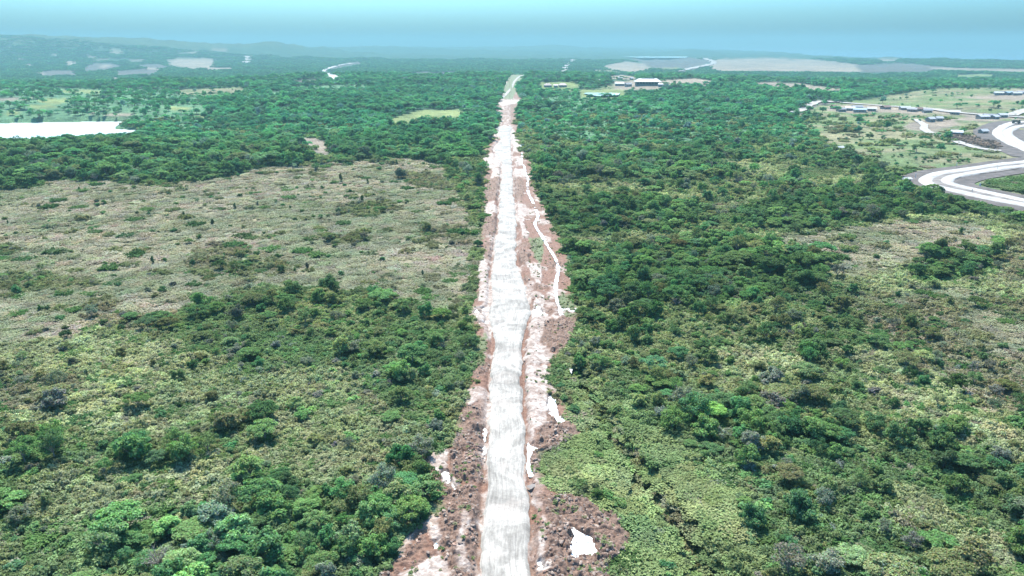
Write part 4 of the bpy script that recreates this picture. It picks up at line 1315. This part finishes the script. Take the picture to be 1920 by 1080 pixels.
# the rest of the trees and bushes, and the ground cover
m = np.ones(len(TREES), bool)
for q in (dome_i, spread_i, airy_i, slim_i, bare_i):
    m[q] = False
A = TREES[m]
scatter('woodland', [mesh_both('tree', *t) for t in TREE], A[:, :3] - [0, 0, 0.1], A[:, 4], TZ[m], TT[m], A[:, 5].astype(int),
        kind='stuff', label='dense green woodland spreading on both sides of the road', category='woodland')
m = np.ones(len(BUSHES), bool); m[bush_i] = False
A = BUSHES[m]
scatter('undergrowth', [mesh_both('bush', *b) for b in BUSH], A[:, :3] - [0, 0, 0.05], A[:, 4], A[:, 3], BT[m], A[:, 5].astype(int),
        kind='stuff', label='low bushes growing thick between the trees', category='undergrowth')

def cover(name, meshes, col, bands, tints, hz, label, cat):
    P = []
    for (y0, y1, cell, s) in bands:
        x, y, z, px, py, dep, c = place(y0, y1, cell, col, clump=False)
        n = len(x)
        sc_ = s * rng.uniform(0.8, 1.25, n)
        P.append(np.stack([x, y, z, sc_, sc_ * hz(n), rng.rand(n) * 6.28, c], 1))
    P = np.concatenate(P)
    c = P[:, 6].astype(int)
    k = fbm(P[:, 0] / 38.0, P[:, 1] / 38.0, 4, 411 + col)
    tn = np.array([tints.get(q, tints['*'])[0] for q in ZN])[c] * (1 - sstep(0.38, 0.62, k))[:, None] + np.array([tints.get(q, tints['*'])[1] for q in ZN])[c] * sstep(0.38, 0.62, k)[:, None]
    tn = tn * (1 + rng.normal(0, 0.13, (len(P), 1))) * (1 + rng.normal(0, 0.05, (len(P), 3)))
    sv = np.stack([P[:, 3], P[:, 3], P[:, 4]], 1)
    scatter(name, meshes, P[:, :3], P[:, 5], sv, np.clip(tn, 0.01, 0.6), rng.randint(0, len(meshes), len(P)), kind='stuff', label=label, category=cat)
    return len(P)

n1 = cover('scrub', [mesh_leaf('scrub', s) for s in SCRUB], 2, ((70, 330, 3.6, 1.0), (330, 620, 5.0, 1.3), (620, 1100, 9, 2.2)),
      {'*': ((0.215, 0.245, 0.118), (0.125, 0.18, 0.082)), 'S': (YG, (0.235, 0.26, 0.14)), 'V': ((0.215, 0.255, 0.11), (0.14, 0.195, 0.082)), 'F': (MG, PG), 'K': ((0.21, 0.198, 0.122), (0.155, 0.17, 0.085)), 'D': ((0.2, 0.2, 0.12), OL)},
      lambda n: rng.uniform(0.7, 1.5, n), 'yellow-green creeper scrub covering the ground between the trees', 'scrub')
n2 = cover('dry_grass', [mesh_leaf('dry_grass', s) for s in DRY], 3, ((70, 330, 4.0, 1.0), (330, 620, 5.0, 1.15), (620, 900, 9, 2.0)),
      {'*': ((0.24, 0.23, 0.155), (0.19, 0.205, 0.13)), 'D': ((0.37, 0.33, 0.245), (0.265, 0.268, 0.175)), 'K': ((0.30, 0.268, 0.19), (0.215, 0.22, 0.138))},
      lambda n: rng.uniform(0.7, 1.3, n), 'dry straw-coloured grass and fern across the open field', 'dry grass')
n3 = cover('grass', [mesh_leaf('grass', s) for s in LUSH], 4, ((70, 330, 3.2, 1.0), (330, 620, 6, 1.4)),
      {'*': ((0.09, 0.16, 0.055), (0.06, 0.12, 0.045)), 'V': ((0.275, 0.315, 0.14), (0.175, 0.23, 0.098)), 'G': ((0.11, 0.185, 0.07), (0.14, 0.18, 0.085))},
      lambda n: rng.uniform(0.7, 1.5, n), 'long green grass along the gully and meadow', 'grass')

# far canopy
p = cells(2650, 7200, 38.0)
x, y = p[:, 0], p[:, 1]; z = HGT(x, y); px, py, dep = project(x, y, z)
c = classify(px, py)
pr = np.array([0.7 if q == 'M' else 0.35 if q == 'L' else 0.95 if q == 'F' else 0.12 if q in 'GK' else 0.3 if q == 'X' else 0 for q in ZN])[c]
pr = pr * np.clip(0.3 + 1.3 * fbm(x / 300.0, y / 300.0, 3, 91), 0.2, 1)
ok = (rng.rand(len(x)) < pr) & (z > SEA_Z + 1)
for hh in (4.0, 9.0):
    ok &= ~np.isin(classify(px, py - hh * FPX / dep), [ZID['T'], ZID['Y'], ZID['X']])
far = np.stack([x, y, z - 0.5], 1)[ok]
ft = np.array((0.95, 1.3, 1.4)) * np.array([TG, DG, MG])[rng.choice(3, len(far), p=[.5, .3, .2])] * rng.uniform(0.8, 1.25, (len(far), 1))  # same painted haze tone lightens and blues the far canopy tints
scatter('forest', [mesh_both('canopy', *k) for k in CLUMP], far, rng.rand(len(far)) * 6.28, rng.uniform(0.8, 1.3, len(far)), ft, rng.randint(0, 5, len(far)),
        kind='stuff', label='far forest fading into the haze beyond the crest', category='forest')
print('PLANTS', len(TREES), len(BUSHES), n1, n2, n3, len(far))

# ------------------------------------------------------------------ soil clods on the spoil heaps
def clod(seed):
    bm = bmesh.new(); bmesh.ops.create_icosphere(bm, subdivisions=1, radius=0.5)
    rs = np.random.RandomState(seed)
    for v in bm.verts:
        v.co *= rs.uniform(0.5, 1.3); v.co.z *= 0.55; v.co.y *= 0.75
    me = bpy.data.meshes.new('clod'); bm.to_mesh(me); bm.free(); me.materials.append(M_CLOD); return me
CX, CY, CZ, Cg, Crim, Con, Cdr, Cpy, Cgr = COR
ri = rng.randint(0, CX.shape[0] - 1, 90000); cj = rng.randint(0, CX.shape[1] - 1, 90000)
keep = (~Con[ri, cj]) & (Crim[ri, cj] > 0.4) & (rng.rand(90000) < (0.02 + 0.34 * Cg[ri, cj] * (0.3 + 1.4 * (fbm(CX[ri, cj] / 4, CY[ri, cj] / 4, 3, 5) > 0.48)))) & (Cpy[ri] > 330) & (Cdr[ri, cj] > 0.6)
ri, cj = ri[keep], cj[keep]
loc = np.stack([CX[ri, cj] + rng.normal(0, .15, len(ri)), CY[ri, cj] + rng.normal(0, .3, len(ri)), CZ[ri, cj]], 1)
scatter('rubble', [clod(i) for i in range(4)], loc, rng.rand(len(ri)) * 6.28, 0.2 + 1.15 * rng.rand(len(ri)) ** 3.2, np.where(rng.rand(len(ri), 1) < 0.35 + 0.5 * Cg[ri, cj][:, None], (0.19, 0.14, 0.112), (0.21, 0.125, 0.092)) * rng.uniform(0.6, 1.6, (len(ri), 1)), rng.randint(0, 4, len(ri)),
        kind='stuff', label='broken soil clods heaped along the road verges', category='rubble')

ri = rng.randint(0, CX.shape[0] - 1, 60000); cj = rng.randint(0, CX.shape[1] - 1, 60000)
keep = (~Con[ri, cj]) & (Cdr[ri, cj] > 1.2) & (Cpy[ri] > 300) & (rng.rand(60000) < 0.004 + 0.2 * Cgr[ri, cj] + 0.04 * (fbm(CX[ri, cj] / 6, CY[ri, cj] / 6, 3, 15) > 0.6))
ri, cj = ri[keep], cj[keep]
loc = np.stack([CX[ri, cj], CY[ri, cj], CZ[ri, cj] - 0.05], 1)
wt = np.array([(0.15, 0.18, 0.08), (0.10, 0.15, 0.06), (0.21, 0.2, 0.12)])[rng.randint(0, 3, len(ri))]
scatter('weeds', [mesh_leaf('weed', make_tufts(650 + i, 54, 0.55, 0.9, 0.9, 0.07)) for i in range(4)], loc, rng.rand(len(ri)) * 6.28, rng.uniform(0.25, 0.8, len(ri)), wt, rng.randint(0, 4, len(ri)),
        kind='stuff', label='weeds sprouting on the bare road verges', category='weeds')

# ------------------------------------------------------------------ buildings, vehicles and small things
M_WALL = mat_plain('plaster_wall', (0.30, 0.28, 0.25), 0.9, 0.15, 0.8)
M_WALLD = mat_plain('dark_interior', (0.05, 0.05, 0.05), 0.9, 0.2, 0.8)
M_GLASS = mat_water('window_glass', (0.03, 0.04, 0.05), 0.1)
M_WOOD = mat_plain('weathered_timber', (0.15, 0.105, 0.075), 0.9, 0.4, 0.7)
M_TYRE = mat_plain('tyre_rubber', (0.03, 0.03, 0.03), 0.9, 0.2, 2)
M_TRUCK = mat_plain('dusty_truck_paint', (0.24, 0.21, 0.15), 0.6, 0.3, 1.0)
M_POST = mat_plain('white_post_paint', (0.5, 0.5, 0.48), 0.7, 0.1, 2)
ROOFC = {'white': (0.34, 0.345, 0.35), 'grey': (0.20, 0.20, 0.21), 'pink': (0.30, 0.22, 0.20), 'rust': (0.17, 0.10, 0.075), 'blue': (0.22, 0.30, 0.34)}
M_ROOF = {k: mat_plain('roof_sheet_' + k, v, 0.55, 0.14, 0.4, 0.4) for k, v in ROOFC.items()}

def bx(bm, x0, x1, y0, y1, z0, z1):
    vs = [bm.verts.new((x, y, z)) for z in (z0, z1) for y in (y0, y1) for x in (x0, x1)]
    for f in ((0, 2, 3, 1), (4, 5, 7, 6), (0, 1, 5, 4), (2, 6, 7, 3), (0, 4, 6, 2), (1, 3, 7, 5)):
        bm.faces.new([vs[i] for i in f])

def bm_obj(name, bm, mat, parent):
    bmesh.ops.recalc_face_normals(bm, faces=bm.faces[:])
    me = bpy.data.meshes.new(name); bm.to_mesh(me); bm.free(); me.materials.append(mat)
    return link(name, me, parent)

def roof_mesh(L, Wd, h, hip, eave, th=0.25):
    """a gable (hip=0) or hip roof as a closed slab"""
    a, b = L / 2 + eave, Wd / 2 + eave
    r = a - hip
    bm = bmesh.new()
    lo = [(-a, -b, 0), (a, -b, 0), (a, b, 0), (-a, b, 0), (-r, 0, h), (r, 0, h)]
    V = [bm.verts.new(p) for p in lo]
    V2 = [bm.verts.new((p[0], p[1], p[2] - th)) for p in lo]
    for f in ((0, 1, 5, 4), (2, 3, 4, 5), (1, 2, 5), (3, 0, 4)):
        bm.faces.new([V[i] for i in f]); bm.faces.new([V2[i] for i in f[::-1]])
    for i, j in ((0, 1), (1, 2), (2, 3), (3, 0)):
        bm.faces.new([V[j], V[i], V2[i], V2[j]])
    return bm

def house(name, pix, L, Wd, h, rh, rz, roof, label, cat='house', hip=0.0, nwin=3, group=None):
    p = unproj([pix[0]], [pix[1]])[0]
    e = empty(name, p, rz, label=label, category=cat)
    if group:
        e['group'] = group
    bm = bmesh.new(); bx(bm, -L / 2, L / 2, -Wd / 2, Wd / 2, -1.5, h)
    if hip == 0:
        for sx in (-1, 1):
            v = [bm.verts.new((sx * L / 2, y, z)) for y, z in ((-Wd / 2, h), (Wd / 2, h), (0, h + rh * 0.93))]
            bm.faces.new(v)
    bm_obj('wall', bm, M_WALL, e)
    r = bm_obj('roof', roof_mesh(L, Wd, rh, hip, 0.8), M_ROOF[roof], e); r.location = (0, 0, h + 0.12)
    bm = bmesh.new(); bx(bm, -0.6, 0.6, -Wd / 2 - 0.08, -Wd / 2 + 0.05, 0, 2.2); bm_obj('door', bm, M_WOOD, e)
    for k in range(nwin):
        x = (-L / 2 + L * (k + 0.5) / nwin)
        if abs(x) < 1.5:
            x += 2.0
        bm = bmesh.new(); bx(bm, x - 0.7, x + 0.7, -Wd / 2 - 0.06, -Wd / 2 + 0.05, 1.0, 2.3)
        bm_obj('window', bm, M_GLASS, e)
    return e

def hall():
    p = unproj([1214], [160.5])[0]
    e = empty('hall', p, math.radians(-4), label='long open-sided hall with pale hipped roof beyond the forest', category='hall')
    L, Wd, h = 58, 30, 9.5
    bm = bmesh.new(); bx(bm, -L / 2 + 1, L / 2 - 1, Wd / 2 - 1.0, Wd / 2, -2, h); bx(bm, -L / 2 + 1, -L / 2 + 1.6, -Wd / 2 + 3, Wd / 2 - 1.0, -2, h)
    bm_obj('wall', bm, M_WALLD, e)
    bm = bmesh.new(); bx(bm, -L / 2 - 1, L / 2 + 1, -Wd / 2 - 1, Wd / 2 + 1, -3, 0.3); bm_obj('floor_slab', bm, M_TRACK, e)
    for k in range(9):
        x = -L / 2 + 1.5 + (L - 3) * k / 8
        bm = bmesh.new(); bx(bm, x - 0.5, x + 0.5, -Wd / 2 + 0.5, -Wd / 2 + 1.5, 0.3, h); bm_obj('column', bm, M_WALL, e)
    for k in range(8):
        x = -L / 2 + 5 + (L - 10) * k / 7
        bm = bmesh.new(); bx(bm, x - 2, x + 2, -Wd / 2 + 2.5, -Wd / 2 + 3.0, 0.3, 3.4); bm_obj('stall_panel', bm, M_WALL, e)
    r = bm_obj('roof', roof_mesh(L, Wd, 7, 10, 2.0, 0.5), M_ROOF['white'], e); r.location = (0, 0, h)
    bm = bmesh.new(); bx(bm, -L / 2 + 14, L / 2 - 14, -0.8, 0.8, 6.4, 7.8); bm_obj('ridge_vent', bm, M_ROOF['grey'], r)
hall()
house('house', (1027, 163), 17, 12, 4, 4.5, 0.2, 'pink', 'pink-roofed house at the left end of the forest hamlet', hip=5)
house('house', (1042, 163.5), 9, 8, 4.5, 2, -0.1, 'white', 'small pale house between two pink-roofed houses in the hamlet', nwin=2)
house('house', (1055, 163), 18, 13, 4.5, 4.5, 0.1, 'pink', 'larger pink-roofed house at the right end of the hamlet', hip=5)
house('shed', (1163, 149), 11, 10, 4, 4, 0.1, 'white', 'white gabled shed standing alone behind the hall trees', 'shed', nwin=1)
house('shed', (1184, 149.5), 8, 7, 3.5, 3, 0.4, 'white', 'small white shed just up from the hall roof corner', 'shed', nwin=1)
house('house', (1162, 161), 22, 12, 5, 3.5, -0.1, 'white', 'bright-roofed long house beside the open-sided hall', hip=3)
house('house', (1178, 162), 14, 10, 5, 3.5, 0.3, 'grey', 'grey-roofed house against the end of the hall')
house('house', (1124, 153), 14, 9, 4, 3, 0.0, 'grey', 'grey house hidden in trees left of the hall')
house('shed', (1238, 162.5), 10, 9, 5, 2.5, 0.0, 'white', 'low white annex at the right end of the hall', 'shed', nwin=1)
VIL = [((1594, 207), 13, 9, 'white', 'white-roofed house in the middle of the village yard'), ((1606, 204.5), 16, 9, 'grey', 'grey-roofed house nearest the village road bend'), ((1611, 209.5), 18, 11, 'blue', 'blue-roofed house at the village yard front'),
       ((1563, 204), 9, 7, 'rust', 'rust-roofed hut at the left end of the village'), ((1577, 209), 11, 8, 'grey', 'small grey hut left of the blue-roofed house'), ((1634, 208), 12, 8, 'white', 'white-roofed house right of the blue-roofed house'),
       ((1660, 204.5), 14, 9, 'rust', 'rust-roofed house across the village road'), ((1696, 206), 15, 9, 'white', 'white-roofed house beyond the dark village trees'), ((1709, 209), 13, 8, 'grey', 'grey-roofed house beyond the dark village trees'),
       ((1722, 208), 11, 8, 'rust', 'brown-roofed hut at the village rubble heap'), ((1738, 211), 12, 8, 'grey', 'last grey hut before the village road gap'), ((1790, 214.5), 12, 8, 'white', 'white hut beside the long village road'),
       ((1842, 223), 15, 9, 'white', 'white shed at the left of the roadside depot'), ((1853, 221), 13, 8, 'grey', 'grey shed in the middle of the roadside depot'), ((1864, 223), 13, 8, 'white', 'white shed at the right of the roadside depot'), ((1878, 220), 12, 8, 'white', 'pale hut at the far end of the roadside depot'),
       ((1872, 177.5), 16, 10, 'white', 'leftmost white cabin of the hilltop camp'), ((1890, 177), 22, 12, 'blue', 'blue-grey cabin in the hilltop camp middle'), ((1905, 178), 18, 10, 'white', 'white cabin next to the blue-grey camp cabin'), ((1916, 176), 16, 9, 'grey', 'grey cabin at the picture edge of the hilltop camp'),
       ((1744, 227.5), 10, 7, 'white', 'white hut above the curved yard track'), ((1760, 226.5), 8, 6, 'white', 'small white hut right of the curved yard track'), ((1793, 253.5), 11, 8, 'white', 'white hut at the top of the timber yard'), ((1843, 251), 9, 6, 'white', 'lone white hut between timber yard and haul road')]
for i, (pp, L, Wd, rf, lb) in enumerate(VIL):
    house('hut', pp, L, Wd, 3.4, 2.4, (i * 0.77) % 1.2 - 0.6, rf, lb, 'hut', nwin=2, group='village huts and sheds')
house('pump_house', (1697, 341.5), 7, 4, 2.6, 1.0, 0.2, 'white', 'small white hut left of the haul road hairpin', 'hut', nwin=1)
house('pump_house', (1574, 283), 7, 5, 3, 1.6, 0.5, 'white', 'small white hut where the forest meets the meadow', 'hut', nwin=1)

def post(pix, h, w, label):
    p = unproj([pix[0]], [pix[1]])[0]
    e = empty('marker_post', p, 0.3, label=label, category='post', group='white marker posts by the haul road')
    bm = bmesh.new(); bx(bm, -w / 2, w / 2, -w / 2, w / 2, -0.5, h); bm_obj('shaft', bm, M_POST, e)
    bm = bmesh.new(); bx(bm, -w * 0.8, w * 0.8, -w * 0.8, w * 0.8, -0.4, 0.25); bm_obj('footing', bm, M_TRACK, e)
post((1837, 350), 2.7, 0.7, 'stout white marker post in the grass inside the hairpin')
post((1716, 335), 4.2, 0.3, 'thin white post left of the hairpin bend')
post((1793, 313), 4.0, 0.3, 'thin white post in the meadow behind the haul road')
post((1870, 319), 3.2, 0.3, 'thin white post on the haul road median')
post((1822, 362), 3.0, 0.3, 'thin white post on the lower haul road median')

def truck(pix, rz, label):
    p = unproj([pix[0]], [pix[1]])[0]
    e = empty('dump_truck', (p[0], p[1], p[2] + 1.2), rz, label=label, category='truck')
    bm = bmesh.new(); bx(bm, -2.0, 2.0, -5, 4.6, 1.6, 2.6); bm_obj('chassis', bm, M_TRUCK, e)
    bm = bmesh.new()
    pr = [(-3.4, -1.6), (5.2, -1.6)]
    vs = []
    for x in (-3.2, 3.2):
        vs.append([bm.verts.new((x, y, z)) for y, z in ((-4.8, 5.2), (-4.8, 4.6), (-2.0, 4.4), (-1.4, 3.0), (5.0, 3.6), (5.4, 4.6), (-1.6, 5.0))])
    n = 7
    bm.faces.new(vs[0]); bm.faces.new(vs[1][::-1])
    for i in range(n):
        bm.faces.new([vs[0][i], vs[1][i], vs[1][(i + 1) % n], vs[0][(i + 1) % n]])
    bm_obj('dump_bed', bm, M_TRUCK, e)
    bm = bmesh.new(); bx(bm, -2.6, -0.2, -4.6, -2.6, 2.61, 4.3); c = bm_obj('cab', bm, M_TRUCK, e)
    bm = bmesh.new(); bx(bm, -2.4, -0.4, -4.66, -4.58, 3.3, 4.1); bm_obj('windscreen', bm, M_GLASS, c)
    bm = bmesh.new(); bx(bm, -1.6, 1.6, -5.1, -5.0, 1.3, 2.5); bm_obj('grille', bm, M_WALLD, e)
    for x, y in ((-2.6, -3.4), (2.6, -3.4), (-2.6, 2.6), (2.6, 2.6)):
        bm = bmesh.new()
        bmesh.ops.create_cone(bm, cap_ends=True, segments=18, radius1=1.45, radius2=1.45, depth=1.1, matrix=Matrix.Translation((x, y, 1.4)) @ Matrix.Rotation(math.pi / 2, 4, 'Y'))
        w = bm_obj('wheel', bm, M_TYRE, e)
        bm = bmesh.new()
        bmesh.ops.create_cone(bm, cap_ends=True, segments=12, radius1=0.7, radius2=0.7, depth=1.2, matrix=Matrix.Translation((x, y, 1.4)) @ Matrix.Rotation(math.pi / 2, 4, 'Y'))
        bm_obj('hub', bm, M_TRUCK, w)
truck((1904, 233), 0.9, 'dusty haul truck driving on the upper haul road bend')

# timber and scrap lying in the yard
bm = bmesh.new()
rs = np.random.RandomState(5)
tx = rs.uniform(0, 1, 420); ty = rs.normal(0, 1, 420)
tp = np.stack([1788 + tx * 84, 257 + tx * 17 + ty * 3.6], 1)
tw = unproj(tp[:, 0], tp[:, 1])
for q in tw:
    l, r = rs.uniform(2.5, 9), rs.uniform(0.25, 0.8)
    M = Matrix.Translation((q[0], q[1], q[2] + rs.uniform(0.2, 1.4))) @ Matrix.Rotation(rs.uniform(0, 3.14), 4, 'Z') @ Matrix.Rotation(math.pi / 2 + rs.normal(0, 0.12), 4, 'Y')
    bmesh.ops.create_cone(bm, cap_ends=True, segments=6, radius1=r, radius2=r * 0.8, depth=l, matrix=M)
o = bm_obj('debris', bm, M_WOOD, None)
o['kind'] = 'stuff'; o['label'] = 'heaps of felled timber and scrap in the yard below the huts'; o['category'] = 'debris'

# ------------------------------------------------------------------ haze
def box_mesh(name, x0, x1, y0, y1, z0, z1):
    V = [(x, y, z) for z in (z0, z1) for y in (y0, y1) for x in (x0, x1)]
    F = [(0, 2, 3, 1), (4, 5, 7, 6), (0, 1, 5, 4), (2, 6, 7, 3), (0, 4, 6, 2), (1, 3, 7, 5)]
    return mesh_np(name, V, F)
HAZE_TOP = max(GROUND_MAX, CAMZ) + 60.0
hm, nt, out = mat_new('haze_air')
pv = N(nt, 'ShaderNodeVolumePrincipled')
pv.inputs['Color'].default_value = (0.185, 0.34, 0.39, 1)
pv.inputs['Density'].default_value = 1.25e-4
pv.inputs['Anisotropy'].default_value = 0.2
nt.links.new(pv.outputs[0], out.inputs['Volume'])
me = box_mesh('haze', -62000, 62000, -1500, 46000, min(GROUND_MIN, SEA_Z) - 1.5, HAZE_TOP)
me.materials.append(hm)
link('haze', me, kind='stuff', label='blue haze filling the air over the plain', category='haze')
